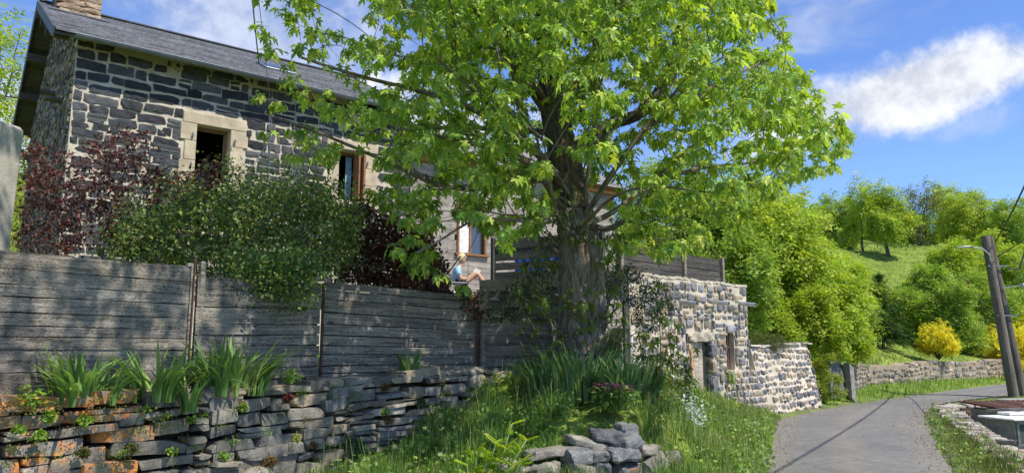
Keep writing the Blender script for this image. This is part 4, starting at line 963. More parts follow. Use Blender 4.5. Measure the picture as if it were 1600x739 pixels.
# rotate wood mapping: swap pc so grain runs up the pole
def swap(mb):
    for i in range(len(mb.p)): mb.p[i] = mb.p[i][:, [2, 0, 1]]
    return mb
swap(mbp).build('pole', M['wood_pole'], up); swap(ppole(16.3, 24.05, 15.68, .145)).build('pole', M['wood_pole'], up)
for bx_c, bz_c in ((15.74, 4.2), (15.9, 2.6)): mb = MB(); box(mb, (bx_c, 23.86, bz_c), (.62, .03, .05), None, None, Z3); mb.build('bracket', M['steel'], up)
mb = MB(); tube(mb, [(15.5, 23.8, 4.35), (15.45, 23.75, 4.55), (15.2, 23.7, 4.75), (14.75, 23.6, 4.78)], .025, 8); am = mb.build('lamp_arm', M['zinc_bright'], up)
mb = MB(); tube(mb, [(14.85, 23.6, 4.78), (14.7, 23.58, 4.79), (14.5, 23.56, 4.78), (14.25, 23.55, 4.74)], [.03, .07, .075, .02], 10, flat=.5); mb.build('lamp_head', M['zinc'], am)
mb = MB(); tube(mb, [(15.9, 23.9, 3.5), (16.3, 23.7, 3.55), (16.55, 23.6, 3.5)], .015, 6); box(mb, (16.45, 23.6, 3.55), (.35, .15, .12), None, None, Z3, bev=.02); mb.build('junction_box', M['zinc_bright'], up)
for k, (e, r, lab) in enumerate((((6.1, 6.4, 6.2), .022, 'thick overhead cable leaving the top of the twin pole towards the viewer'), ((8.4, 7.0, 5.6), .016, 'thinner overhead cable leaving the twin pole lower than the thick one'))):
    a = np.array([15.75, 23.85, 5.0-.5*k]); b2 = np.array(e); mid = [a*(1-t)+b2*t-Z3*(1.1*t*(1-t)) for t in np.linspace(0, 1, 22)]; b3 = b2+(b2-a)*.0
    mb = MB(); tube(mb, mid, r, 6); tag(mb.build('overhead_cable', M['rubber']), lab, 'cable')
mb = MB(); tube(mb, [np.array([15.95, 23.9, 4.1])+np.array([.15, 0, .0]), np.array([16.4, 23.8, 4.1]), np.array([16.8, 23.9, 4.9]), np.array([17.2, 24.2, 5.9])], .03, 6); tag(mb.build('looping_cable', M['rubber']), 'slack black cable looping up to the right from the top of the twin pole', 'cable')

# ================================================================== VEGETATION TOOLS
def basis(nrm, tdir):
    """rows: x(side), y(tip dir), z(normal)"""
    y = tdir/(np.linalg.norm(tdir, axis=1)[:, None]+1e-9); x = np.cross(y, nrm); x /= np.linalg.norm(x, axis=1)[:, None]+1e-9; z = np.cross(x, y); return x, y, z
def scatter(mb, tv, tf, P, x, y, z, sc, col, mi=0):
    k = len(tv); n = len(P); sc = np.asarray(sc).reshape(-1, 1, 1) if np.ndim(sc) else sc
    V = P[:, None]+sc*(tv[None, :, :1]*x[:, None]+tv[None, :, 1:2]*y[:, None]+tv[None, :, 2:]*z[:, None])
    f = (tf[None]+np.arange(n)[:, None, None]*k).reshape(-1, tf.shape[1])
    c = np.repeat(np.hstack([col, np.zeros((n, 1))]) if col.shape[1] == 3 else col, k, axis=0)
    mb.add(V.reshape(-1, 3), f, c, mi=mi)
# maple leaf
_half = [(.0, .0), (.16, -.08), (.4, .0), (.26, .14), (.19, .25), (.4, .34), (.52, .6), (.3, .54), (.13, .46), (.17, .74), (.0, 1.06)]
_pts = _half+[(-a, b) for a, b in _half[-2:0:-1]]
MAPv = np.array([(0, .3, .03)]+[(a, b, -.32*a*a-.22*b*b+(.05 if i % 2 else 0)) for i, (a, b) in enumerate(_pts)])
MAPf = np.array([(0, i, i % len(_pts)+1) for i in range(1, len(_pts)+1)])
MAPf = MAPf[:, [0, 2, 1]]
# simple folded leaf (rhomb) and 3-leaflet spray
SLv = np.array([(0, 0, 0), (.32, .42, .1), (0, 1, -.05), (-.32, .42, .1)]); SLf = np.array([(0, 1, 2), (0, 2, 3)])
def spray(n, w=.2):
    v = []; f = []
    for i in range(n):
        t = (i+.6)/n; s = 1 if i % 2 else -1
        for a, b, c in ((0, 0, 0), (s*.22, .02, .05), (s*.44, .2, -.03), (s*.18, .2, .04)): v.append((a, t*.85+b-.05, c))
        k = i*4; f += [(k, k+1, k+2), (k, k+2, k+3)] if s > 0 else [(k, k+2, k+1), (k, k+3, k+2)]
    k = len(v); v += [(0, .8, 0), (.12, .95, .03), (0, 1.2, -.05), (-.12, .95, .03)]; f += [(k, k+1, k+2), (k, k+2, k+3)]
    return np.array(v), np.array(f)
SPv, SPf = spray(6)
BGv, BGf = spray(3); BGv = BGv*[1.5, 1, 1.]
def rdir(n): v = rng.normal(0, 1, (n, 3)); return v/np.linalg.norm(v, axis=1)[:, None]
def cpal(n, pal, s=.13, w=None):
    pal = np.array(pal, float); c = pal[rng.choice(len(pal), n, p=w)]; return np.clip(c*(1+rng.normal(0, s, (n, 1)))*(1+rng.normal(0, s*.35, (n, 3))), .003, .9)
def grow(nodes, parents, rads, attract, seg=.35, bend=.12, wpath=.35, sag=0., tipr=.004, pw=2.3, maxn=None):
    """attach attractors to the nearest skeleton node, cheapest first. returns nodes,parents,radii,tips,is_new"""
    Nn = [np.array(p, float) for p in nodes]; Pa = list(parents); D = [0.]*len(Nn)
    for i in range(len(Nn)):
        if Pa[i] >= 0: D[i] = D[Pa[i]]+np.linalg.norm(Nn[i]-Nn[Pa[i]])
    n0 = len(Nn); arr = np.zeros((n0+len(attract)*6+10, 3)); arr[:n0] = np.array(Nn); dd = np.zeros(len(arr)); dd[:n0] = D; cnt = n0; tips = []
    ok = np.zeros(len(arr), bool); ok[:n0] = [p >= 0 for p in Pa]
    base = arr[:n0][ok[:n0]] if ok.any() else arr[:n0]
    order = np.argsort([np.min(np.linalg.norm(base-a, axis=1)) for a in attract]); dirs = {}
    for ai in order:
        a = attract[ai]; d = np.linalg.norm(arr[:cnt]-a, axis=1); c = d+wpath*dd[:cnt]+np.where(ok[:cnt], 0, 50)+np.where(arr[:cnt, 2] > a[2]+.4*d, .35*d, 0); j = int(np.argmin(c)); L = d[j]
        k = max(1, min(5, int(round(L/seg)))); p0 = arr[j].copy(); prev = j; off = rng.normal(0, bend*L, 3); off[2] = abs(off[2])*.6+sag*L
        for q in range(1, k+1):
            t = q/k; p = p0*(1-t)+a*t+off*math.sin(math.pi*t)*.5
            arr[cnt] = p; dd[cnt] = dd[prev]+np.linalg.norm(p-arr[prev]); ok[cnt] = True; Pa.append(prev); prev = cnt; cnt += 1
        tips.append(prev)
    arr = arr[:cnt]; kids = [[] for _ in range(cnt)]
    for i in range(n0, cnt): kids[Pa[i]].append(i)
    r = np.zeros(cnt)
    for i in range(cnt-1, n0-1, -1): r[i] = tipr if not kids[i] else (sum(r[k]**pw for k in kids[i]))**(1/pw)
    return arr, Pa, r, tips, kids, n0
def twigs(mb, arr, Pa, r, kids, n0, col, rmax=.09, sides=5):
    """tubes along chains of new nodes"""
    for i in range(n0, len(arr)):
        p = Pa[i]
        if p >= n0 and kids[p] and max(kids[p], key=lambda q: r[q]) == i: continue
        chain = [p, i]; c = i
        while kids[c]: c = max(kids[c], key=lambda q: r[q]); chain.append(c)
        pts = arr[chain]; rr = np.minimum(np.concatenate([[r[i]*1.15], r[chain[1:]]]), rmax)
        tube(mb, pts, rr, sides if rr[0] < .02 else 8, col, cap=False, rough=.03)
def lump_sample(n, c, rad, seed, nl=9, shell=.55, squash=1.):
    """points in an uneven crown made of many overlapping lumps"""
    r_ = np.random.default_rng(seed); cs = r_.normal(0, 1, (nl, 3)); cs /= np.linalg.norm(cs, axis=1)[:, None]; cs *= r_.uniform(.35, .8, (nl, 1)); sz = r_.uniform(.2, .44, nl)
    k = r_.choice(nl, n, p=sz**2/(sz**2).sum()); d = r_.normal(0, 1, (n, 3)); d /= np.linalg.norm(d, axis=1)[:, None]; rr = r_.uniform(shell, 1, n)**.7*(1+r_.normal(0, .08, n))
    return np.asarray(c)+(cs[k]+d*(sz[k]*rr)[:, None])*rad
def foliage(mb, P, out, leaf, pal, tpl=(SPv, SPf), s=.13, tilt=.75, w=None, droop=.2):
    n = len(P); nr = rdir(n)*tilt*.75+out*.6+np.array([0, 0, .8]); t = rdir(n)+out*.6+np.array([0, 0, -droop]); x, y, z = basis(nr, t)
    scatter(mb, tpl[0], tpl[1], P, x, y, z, leaf*rng.uniform(.65, 1.3, n), cpal(n, pal, s, w))
def small_tree(name, label, cat, base, h, rad, pal, nclump=160, per=45, leaf=.16, group=None, trunk_r=.12, crown_z=.6, seed=1, nl=14, bare=0., tcol=(1, 1, 1), tpl=(BGv, BGf), multi=1, shell=.5, crz=None, clump=.085, mt='leaf_small'):
    global rng; keep = rng; rng = np.random.default_rng(seed)
    a_ = proj(np.array(base, float)); b_ = proj(np.array(base, float)+[0, 0, h]); print('TREE', seed, name, [int(v) for v in (*a_, *b_)], 'rad px', int(F*rad/base[1]))
    t = thing(name, label, cat, group); base = np.array(base, float); ctr = base+Z3*h*crown_z; crz = crz or h*(1-crown_z)
    att = lump_sample(nclump, ctr, np.array([rad, rad, crz]), seed, nl, shell)
    att = att[att[:, 2] > base[2]+.05*h]
    nodes = []; par = []; mb = MB()
    for m_ in range(multi):
        lean = rng.normal(0, .12, 2)*rad*(1+(multi > 1)*1.8); k = 6; i0 = len(nodes)
        for i in range(k): 
            f = i/(k-1); nodes.append(base+np.array([lean[0]*f*f+rng.normal(0, .02)*h*.3+(m_-multi/2)*.08*rad*.5, lean[1]*f*f, -.15+f*(h*crown_z*.95+.15)])); par.append(i-1+i0 if i else -1)
        tube(mb, nodes[i0:], np.linspace(trunk_r, trunk_r*.45, k), 9, tcol, rough=.08)
    arr, Pa, r, tips, kids, n0 = grow(nodes, par, None, att, seg=h*.07, bend=.12, tipr=trunk_r*.055, sag=0)
    twigs(mb, arr, Pa, r, kids, n0, tcol, trunk_r*.55, 4); mb.build('trunk', M['bark_far'], t)
    mb = MB(); A = att[rng.random(len(att)) >= bare]; cnt = rng.poisson(per, len(A)); idx = np.repeat(np.arange(len(A)), cnt); pts = A[idx]+rng.normal(0, 1, (len(idx), 3))*np.array([rad, rad, crz*.8])*clump
    pts = pts[rng.random(len(pts)) < .68]; leaf = leaf*1.28
    pts = pts[pts[:, 2] > base[2]]; out = pts-ctr; out /= np.linalg.norm(out, axis=1)[:, None]+1e-9
    ctint = rng.normal(1, .1, (len(A), 1))
    foliage(mb, pts, out, leaf, pal, tpl); mb.build('crown', M[mt], t); rng = keep; return t

# ================================================================== THE BIG MAPLE
def A_(px, py, Y): return at(px, py, Y)
maple = thing('maple_tree', 'large sycamore maple with fresh green leaves and lichen covered trunk', 'tree')
limb = MB()
nodes = []; par = []
def chain(pts, start=-1, r0=.1, r1=.05, sides=12, rough=.08):
    P_ = smoothpl(([nodes[start]] if start >= 0 else [])+[np.array(p) for p in pts], 2) if len(pts) > 1 else np.array(([nodes[start]] if start >= 0 else [])+pts)
    P_ = resample(P_, .16); i0 = len(nodes); s = 1 if start >= 0 else 0; dk = .42 if r0 > .07 else .85
    for i, p in enumerate(P_[s:]): nodes.append(p); par.append(start if i == 0 else len(nodes)-2)
    tube(limb, P_, np.linspace(r0, r1, len(P_)), sides, (dk, dk, dk*.95), rough=rough); return i0, len(nodes)-1
# trunk with root flare
tp = [(.98, 10.0, .7), (.97, 10.0, 1.2), (.95, 10, 1.7), (.93, 10, 2.3), (.93, 10, 2.8), tuple(A_(903, 375, 10)), tuple(A_(897, 330, 10))]
TP = resample(smoothpl(tp, 2), .06); hh = TP[:, 2]; TR = np.interp(hh, [.7, 1.1, 1.5, 2.2, 3.0, 3.5], [.6, .44, .36, .305, .26, .24])
nodes = [p for p in TP[::6]]+[TP[-1]]; par = [-1]+list(range(len(nodes)-1)); 
def bark_trunk(mb, P_, R_, sides):
    ang = np.linspace(0, 2*np.pi, sides, endpoint=False); zz = P_[:, 2][:, None]; A2 = ang[None]
    w = .55*np.sin(zz*2.1+1)+.35*np.sin(zz*5.3+A2*2)+.2*np.sin(zz*11+A2*3+2)
    rid = np.abs(np.sin((A2*9+w*1.3)+.6*np.sin(zz*7+A2*4)))**.6+.6*np.abs(np.sin(A2*17-w*2+zz*3.1))
    plates = .5*np.sin(zz*38+6*np.sin(A2*7+w*2))
    flute = .05*np.sin(A2*3+zz*.8)+.035*np.sin(A2*5-zz*1.3+1)
    r_ = R_[:, None]*(1+flute)+.011*rid+.008*plates*rid+rng.normal(0, .0022, (len(P_), sides))
    V = P_[:, None]+np.stack([np.cos(A2)*r_, np.sin(A2)*r_, np.zeros_like(r_)], -1)
    tone = np.clip(.72+.28*rid/1.2+rng.normal(0, .06, rid.shape), .35, 1.3); c = np.stack([tone, tone, tone, np.zeros_like(tone)], -1)
    pc_ = np.stack([np.cos(A2)*R_[:, None], np.sin(A2)*R_[:, None], zz+0*A2], -1); n = len(P_)
    i = np.arange(n-1)[:, None]*sides; j = np.arange(sides)[None]; k = (j+1) % sides
    mb.add(V.reshape(-1, 3), np.stack([i+j, i+k, i+sides+k, i+sides+j], -1).reshape(-1, 4), c.reshape(-1, 4), pc_.reshape(-1, 3))
TP2 = resample(TP, .022); bark_trunk(limb, TP2, np.interp(TP2[:, 2], TP[:, 2], TR), 150); par = [-1 if p < 3 else p for p in par]
par = [-1]*len(nodes)
top = len(nodes)-1; par[top] = 0
_, m1 = chain([A_(890, 290, 10), A_(874, 215, 10), A_(862, 160, 10), A_(856, 80, 10.1), A_(852, -60, 10.1), A_(850, -220, 10.2)], top, .24, .07, 14)
def nearest(px, py, Y): p = A_(px, py, Y); return int(np.argmin(np.linalg.norm(np.array(nodes)-p, axis=1)))
chain([A_(835, 140, 9.9), A_(806, 105, 9.8), A_(787, 70, 9.6), A_(770, 10, 9.5), A_(730, -80, 9.4)], nearest(866, 185, 10), .11, .05)
chain([A_(700, 40, 8.9), A_(600, -60, 8.4)], nearest(806, 105, 9.8), .05, .02, 8)
chain([A_(930, 215, 10), A_(958, 190, 10.1), A_(1000, 182, 10.2), A_(1035, 140, 10.3), A_(1060, 60, 10.4), A_(1090, -80, 10.6)], nearest(880, 245, 10), .1, .04)
chain([A_(930, 120, 10.6), A_(960, 20, 11), A_(980, -120, 11.4)], nearest(866, 180, 10), .08, .04)
for (st, pts, r) in ((( 900, 350, 10), [(925, 352, 9.8), (955, 362, 9.6), (990, 330, 9.4), (1040, 260, 9.2), (1120, 200, 9)], .05),
    ((900, 350, 10), [(920, 330, 9.7), (950, 280, 9.5), (1000, 210, 9.3), (1050, 150, 9.2), (1110, 80, 9)], .045), ((900, 345, 10), [(915, 300, 9.8), (925, 230, 9.6), (940, 120, 9.5), (960, 20, 9.4)], .035),
    ((900, 350, 10), [(940, 345, 10.2), (1000, 300, 10.6), (1080, 262, 11), (1180, 255, 11.2), (1260, 235, 11.2)], .045), ((897, 355, 10), [(905, 360, 9.5), (960, 300, 9), (1030, 290, 8.5), (1100, 300, 8.2)], .03),
    ((893, 330, 10), [(870, 320, 9.7), (845, 270, 9.5), (800, 240, 9.2), (720, 220, 8.8), (620, 200, 8.2)], .05), ((888, 300, 10), [(850, 250, 9.6), (780, 190, 9), (690, 150, 8.5), (560, 120, 7.9), (470, 90, 7.6)], .05),
    ((893, 340, 10), [(860, 350, 9.4), (815, 345, 8.8), (740, 340, 8.2), (690, 375, 7.8), (650, 395, 7.6)], .03), ((893, 320, 10), [(880, 290, 9.3), (840, 230, 8.6), (760, 160, 8), (680, 90, 7.4)], .035),
    ((870, 200, 10), [(760, 200, 10.4), (640, 200, 10.6), (520, 170, 10.6)], .05), ((893, 350, 10), [(905, 365, 9.7), (880, 360, 9.3), (860, 300, 9), (850, 220, 8.6)], .025),
    ((875, 230, 10), [(800, 290, 9.9), (700, 300, 9.6), (600, 250, 9.2), (480, 200, 8.9), (420, 180, 8.8)], .045), ((1000, 182, 10.2), [(1100, 150, 10.4), (1200, 150, 10.6), (1290, 190, 10.6)], .045), ((1000, 200, 9.4), [(1120, 130, 9.4), (1210, 90, 9.6)], .035)):
    chain([A_(*p) for p in pts], nearest(*st), r, r*.32, 8, .04)
CROWN = [(430, -350), (400, 55), (398, 150), (392, 215), (430, 262), (520, 262), (560, 300), (622, 335), (612, 400), (662, 425), (722, 465), (748, 430), (795, 385), (880, 330), (1000, 405), (1065, 400), (1130, 375), (1185, 320), (1235, 278), (1322, 255), (1328, 205), (1275, 130), (1240, 80), (1212, 20), (1185, -60), (1150, -350)]
HOLES = [(540, 20, 48), (455, 90, 30), (520, 110, 40), (590, 120, 26), (470, 175, 22), (640, 60, 22), (745, 190, 22), (760, 110, 20), (690, 200, 16), (1010, 250, 22), (960, 100, 16), (1190, 60, 22), (1130, 250, 14), (480, 250, 18), (575, 265, 24), (560, 225, 26), (660, 270, 26), (700, 320, 22), (690, 365, 22), (790, 330, 14), (760, 395, 28), (736, 402, 54), (752, 425, 34), (552, 268, 40), (600, 200, 14), (860, 130, 24), (850, 200, 26), (895, 290, 22), (905, 345, 46), (870, 260, 16), (868, 180, 24), (882, 235, 26), (836, 140, 20), (800, 92, 20), (935, 300, 28), (965, 345, 30), (1005, 330, 20), (1040, 250, 14), (990, 190, 16), (1080, 330, 16), (820, 240, 14), (1150, 150, 12), (900, 60, 14)]
n_try = 42000; KEEP = .68
ctr = np.array([1.05, 9.6, 6.2]); q = rng.normal(0, 1, (n_try, 3)); q /= np.linalg.norm(q, axis=1)[:, None]; q *= rng.uniform(0, 1, (n_try, 1))**.42
att = ctr+q*[4.9, 3.7, 4.4]
px, py = proj(att); k = inpoly(px, py, CROWN) & (py > -330)
for hx, hy, hr in HOLES: k &= (np.hypot(px-hx, py-hy) > hr*.92) | (rng.random(n_try) < .06)
dens = np.where(px < 560, .42, np.where(px < 640, .65, np.where(px < 860, 1.25, 1.))); dens = np.where(py < -30, dens*.35, dens); dens = np.where((att[:, 1] > 10.2), dens*.55, dens)
dens = np.where((att[:, 1] < 9.6) & (px > 830) & (px < 1090) & (py > 130) & (py < 370), dens*.3, dens); k &= rng.random(n_try) < dens*KEEP; att = att[k]; rng.shuffle(att)
hi = np.stack([rng.uniform(-2.9, 1.7, 3900), rng.uniform(3.4, 8.4, 3900), rng.uniform(5.6, 9.6, 3900)], 1); hx_, hy_ = proj(hi); hi = hi[(hy_ < -40) & (hi[:, 2] > 5.4+.25*np.abs(hi[:, 0]-.5))]  # unseen crown part above the view, added to shade the fence and wall
hi = hi[rng.random(len(hi)) < .6]
# thin out to blue-noise spacing
def thin(P, r, nmax):
    out = [P[0]]
    for p in P[1:]:
        if np.min(np.sum((np.array(out)-p)**2, 1)) > r*r: out.append(p)
        if len(out) >= nmax: break
    return np.array(out)
att = np.vstack([thin(att, .235, 2100), thin(hi, .4, 360)])
arr, Pa, r, tips, kids, n0 = grow(nodes, par, None, att, seg=.2, bend=.14, wpath=.3, tipr=.0032, pw=2.35)
bm_ = MB(); twigs(bm_, arr, Pa, r, kids, n0, (1, 1, 1), .045, 5)
limb.build('trunk', M['bark'], maple, smooth=False); bm_.build('branches', M['twig'], maple)
MP = [(.23, .36, .06), (.29, .42, .07), (.18, .3, .055), (.37, .49, .08), (.48, .58, .1)]
def whorls(mb, P, D, nl=(6, 10), size=.105, pal=MP, sz=.3, racemes=None, w=None):
    n = rng.integers(nl[0], nl[1]+1, len(P)); i = np.repeat(np.arange(len(P)), n); m_ = len(i)
    ang = rng.uniform(0, 2*math.pi, m_); d = D[i]; hor = np.stack([np.cos(ang), np.sin(ang), np.zeros(m_)], 1)
    outd = hor*.9+d*.55+np.stack([np.zeros(m_)]*2+[rng.uniform(-.35, .45, m_)], 1); outd /= np.linalg.norm(outd, axis=1)[:, None]
    pet = rng.uniform(.05, .12, m_)[:, None]*size/.105; base = P[i]-D[i]*rng.uniform(0, .1, (m_, 1))+outd*pet+rng.normal(0, .012, (m_, 3))
    tip = outd*.7+np.array([0, 0, -1])*rng.uniform(.35, 1.5, m_)[:, None]+rng.normal(0, .18, (m_, 3))
    nr = np.array([0, 0, 1.])+outd*rng.uniform(.2, .8, m_)[:, None]+rng.normal(0, .22, (m_, 3)); x, y, z = basis(nr, tip)
    s = size*rng.uniform(1-sz, 1+sz, m_)
    scatter(mb, MAPv, MAPf, base, x, y, z, s, cpal(m_, pal, .12, w))
    if racemes:
        k = np.where(rng.random(len(P)) < racemes)[0]; L = rng.uniform(.07, .13, len(k))
        for q in range(7):
            p = P[k]-Z3*(L*(q+.5)/7)[:, None]+rng.normal(0, .006, (len(k), 3)); nn = rdir(len(k)); x, y, z = basis(nn, rdir(len(k))); scatter(mb, SLv*[1.6, 1, 1]-[0, .5, 0], SLf, p, x, y, z, .022*np.ones(len(k)), cpal(len(k), [(.25, .32, .04), (.3, .36, .06)], .1))
tipi = np.array(tips); dtip = arr[tipi]-arr[[Pa[t] for t in tipi]]; dtip /= np.linalg.norm(dtip, axis=1)[:, None]+1e-9
mid = np.array([i for i in range(n0, len(arr)) if kids[i] and r[i] < .011]); mid = mid[rng.random(len(mid)) < .34]
def off_person(ix): u_, v_ = proj(arr[ix]); return ix[np.hypot(u_-738, v_-408) > 46]     # keep the view to the terrace open
keepi = off_person(tipi); dtip = dtip[np.isin(tipi, keepi)]; tipi = keepi; mid = off_person(mid)
dmid = rdir(len(mid)); Pm = arr[mid]+dmid*.05
cr = MB(); whorls(cr, arr[tipi], dtip, (9, 13), .104, sz=.42, racemes=.7); whorls(cr, Pm, dmid, (4, 7), .095, sz=.4, racemes=.25)
cr.build('crown', M['leaf'], maple)
print('maple tips', len(tips), 'mid', len(mid))
# suckers round the trunk
sk = MB(); Ps = []; Ds = []
for k in range(48):
    a = rng.uniform(-3.1, -.1); b0 = np.array([.95+.36*math.cos(a), 10+.36*math.sin(a), rng.uniform(1.2, 3.1)]); d = np.array([math.cos(a)*.8-.25, math.sin(a)*.7, 0]); L = rng.uniform(.3, .75)
    pts = [b0+d*L*t*.8+Z3*(t*L*rng.uniform(.5, 1.2)) for t in np.linspace(0, 1, 6)]+rng.normal(0, .015, (6, 3)); tube(sk, pts, np.linspace(.014, .004, 6), 5)
    for q in (2, 3, 4, 5):
        if rng.random() < .75: Ps.append(pts[q]); Ds.append(d+Z3*.3)
sk.build('sucker_stems', M['twig'], maple); mb = MB(); whorls(mb, np.array(Ps), np.array(Ds), (2, 5), .085, pal=[(.12, .2, .03), (.16, .22, .04), (.13, .16, .04)]); mb.build('sucker_leaves', M['leaf'], maple)
# maple sapling right of the trunk
sap = thing('maple_sapling', 'slender young maple shoots with bronze tinted leaves in front of the outbuilding wall', 'sapling')
sk = MB(); Ps = []; Ds = []
for (bx, by, tx, ty, tz) in ((1.75, 9.7, 1.95, 9.3, 2.32), (1.95, 9.8, 2.1, 9.5, 1.9), (1.85, 9.6, 1.65, 9.2, 1.75), (2.1, 9.7, 2.3, 9.5, 1.5), (1.7, 9.5, 1.9, 9.0, 1.5)):
    pts = np.array([np.array([bx, by, .7])*(1-t)+np.array([tx, ty, tz])*t+np.array([.06*math.sin(t*5), 0, 0]) for t in np.linspace(0, 1, 9)]); tube(sk, pts, np.linspace(.014, .004, 9), 6)
    for q in range(3, 9):
        for _ in range(2): Ps.append(pts[q]+rng.normal(0, .04, 3)); Ds.append(rdir(1)[0]*.5+Z3*.4)
sk.build('stem', M['twig'], sap); mb = MB(); whorls(mb, np.array(Ps), np.array(Ds), (3, 5), .09, pal=[(.12, .2, .03), (.18, .24, .05), (.2, .17, .06), (.11, .14, .04)]); mb.build('foliage', M['leaf'], sap)

# ================================================================== SHRUBS BEHIND THE FENCE
def shrub(name, label, cat, stems, pal, attp, leaf, per, tipr=.003, tpl=(SLv, SLf), mt='leaf_small', rad=.13, seed=3, w=None, base=None, tilt=.9, crad=.05):
    global rng; keep = rng; rng = np.random.default_rng(seed); t = thing(name, label, cat); nodes = []; par = []; mb = MB()
    for s in stems:
        P_ = resample(smoothpl(s, 2), .15); i0 = len(nodes)
        for i, p in enumerate(P_): nodes.append(p); par.append(-1 if i == 0 else len(nodes)-2)
        tube(mb, P_, np.linspace(.02, .008, len(P_)), 6)
    par[0] = -1; arr, Pa, r, tips, kids, n0 = grow(nodes, par, None, attp, seg=.12, bend=.2, wpath=.15, tipr=tipr, pw=2.4, sag=.1); twigs(mb, arr, Pa, r, kids, n0, (1, 1, 1), .012, 4); mb.build('stems', M['twig'], t)
    new = arr[n0:]; n = rng.poisson(per, len(new)); i = np.repeat(np.arange(len(new)), n); pts = new[i]+rng.normal(0, crad, (len(i), 3)); mb = MB(); foliage(mb, pts, rdir(len(pts)), leaf, pal, tpl, .2, tilt, w); mb.build('foliage', M[mt], t); rng = keep; return t
def region(poly, n, y0, y1, jit=None, seed=1):
    r_ = np.random.default_rng(seed); P_ = np.array(poly); out = []
    while len(out) < n:
        x = r_.uniform(P_[:, 0].min(), P_[:, 0].max()); y = r_.uniform(P_[:, 1].min(), P_[:, 1].max())
        if inpoly(np.array([x]), np.array([y]), poly)[0]: out.append(at(x, y, r_.uniform(y0, y1)))
    return np.array(out)
PUR = [(.085, .03, .026), (.12, .042, .032), (.06, .026, .022), (.2, .065, .045), (.12, .09, .04)]
s_ = lambda *p: [np.array(at(*q)) for q in p]
shrub('purple_leaved_shrub', 'dark purple leaved shrub at the left corner of the stone house', 'shrub', [s_((110, 470, 9.5), (100, 360, 9.4), (60, 260, 9.3)), s_((150, 470, 9.6), (170, 330, 9.5), (215, 220, 9.5)), s_((170, 470, 9.6), (240, 350, 9.6), (300, 270, 9.8)), s_((90, 470, 9.3), (60, 400, 9.3), (30, 330, 9.2))], PUR,
      region([(30, 225), (110, 235), (200, 195), (230, 205), (260, 280), (350, 250), (340, 330), (230, 400), (120, 400), (20, 392), (35, 300)], 430, 8.8, 10.2, seed=2), .06, 10, mt='leaf_purple', seed=4, w=[.3, .25, .2, .15, .1])
GRN = [(.1, .17, .045), (.13, .21, .055), (.08, .13, .035), (.2, .28, .07), (.34, .4, .1)]
shrub('green_shrub', 'dense fine leaved green shrub spilling over the middle of the plank fence', 'shrub', [s_((330, 480, 9.2), (320, 380, 9.2), (280, 310, 9.2)), s_((380, 480, 9), (400, 380, 9), (440, 290, 9.2)), s_((400, 480, 9), (470, 400, 9), (500, 330, 9.2)), s_((350, 480, 9), (350, 400, 9), (370, 300, 9.1)), s_((300, 480, 9.2), (230, 400, 9.3), (190, 350, 9.3))], GRN,
      np.vstack([region([(160, 395), (190, 335), (270, 320), (300, 285), (340, 300), (370, 290), (440, 285), (520, 300), (560, 330), (545, 400), (520, 430), (300, 430), (200, 405)], 1500, 8.4, 10, seed=5), region([(360, 400), (500, 400), (490, 440), (470, 478), (440, 450), (420, 474), (390, 460), (370, 440)], 230, 7.75, 8.3, seed=6), region([(170, 375), (200, 300), (290, 260), (400, 245), (520, 270), (580, 300), (560, 350), (350, 320)], 110, 8.6, 9.8, seed=77), region([(520, 380), (700, 380), (640, 420), (560, 425)], 1, 9, 9.8, seed=78)]), .05, 13, seed=7, tipr=.0022, crad=.085)
shrub('smoke_bush', 'dark wine red bush hanging over the fence below the reading person', 'shrub', [s_((560, 500, 11), (560, 420, 11), (540, 350, 11)), s_((600, 500, 11), (640, 420, 11), (650, 360, 11)), s_((620, 500, 11), (690, 440, 10.8), (720, 400, 10.8)), s_((590, 500, 11), (590, 410, 11), (600, 340, 11))], PUR,
      np.vstack([region([(520, 350), (560, 315), (620, 345), (660, 355), (690, 400), (700, 440), (690, 470), (640, 450), (530, 435)], 650, 10.2, 11.6, seed=8), region([(600, 430), (700, 440), (750, 470), (760, 500), (690, 480), (620, 455)], 70, 9.9, 10.3, seed=9)]), .065, 13, mt='leaf_purple', seed=10)
shrub('cotoneaster', 'dark fine leaved evergreen shrub arching over the left end of the outbuilding wall', 'shrub', [s_((940, 500, 12.5), (960, 440, 12.5), (1000, 425, 12.6)), s_((945, 500, 12.5), (985, 460, 12.3), (1040, 470, 12.2)), s_((940, 510, 12.5), (960, 450, 12.4), (950, 420, 12.4))], [(.035, .06, .022), (.05, .08, .03), (.03, .05, .02)],
      region([(930, 415), (990, 415), (1030, 440), (1060, 480), (1030, 500), (1010, 540), (985, 480), (950, 470), (925, 450)], 260, 12, 13, seed=12), .045, 9, seed=13)
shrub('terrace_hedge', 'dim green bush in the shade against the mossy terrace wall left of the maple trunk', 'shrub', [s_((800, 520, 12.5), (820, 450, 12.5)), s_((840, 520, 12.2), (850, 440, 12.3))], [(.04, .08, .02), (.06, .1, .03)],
      region([(790, 440), (830, 400), (870, 400), (880, 520), (820, 500), (755, 495), (780, 480)], 130, 11.6, 12.8, seed=14), .06, 7, seed=15)

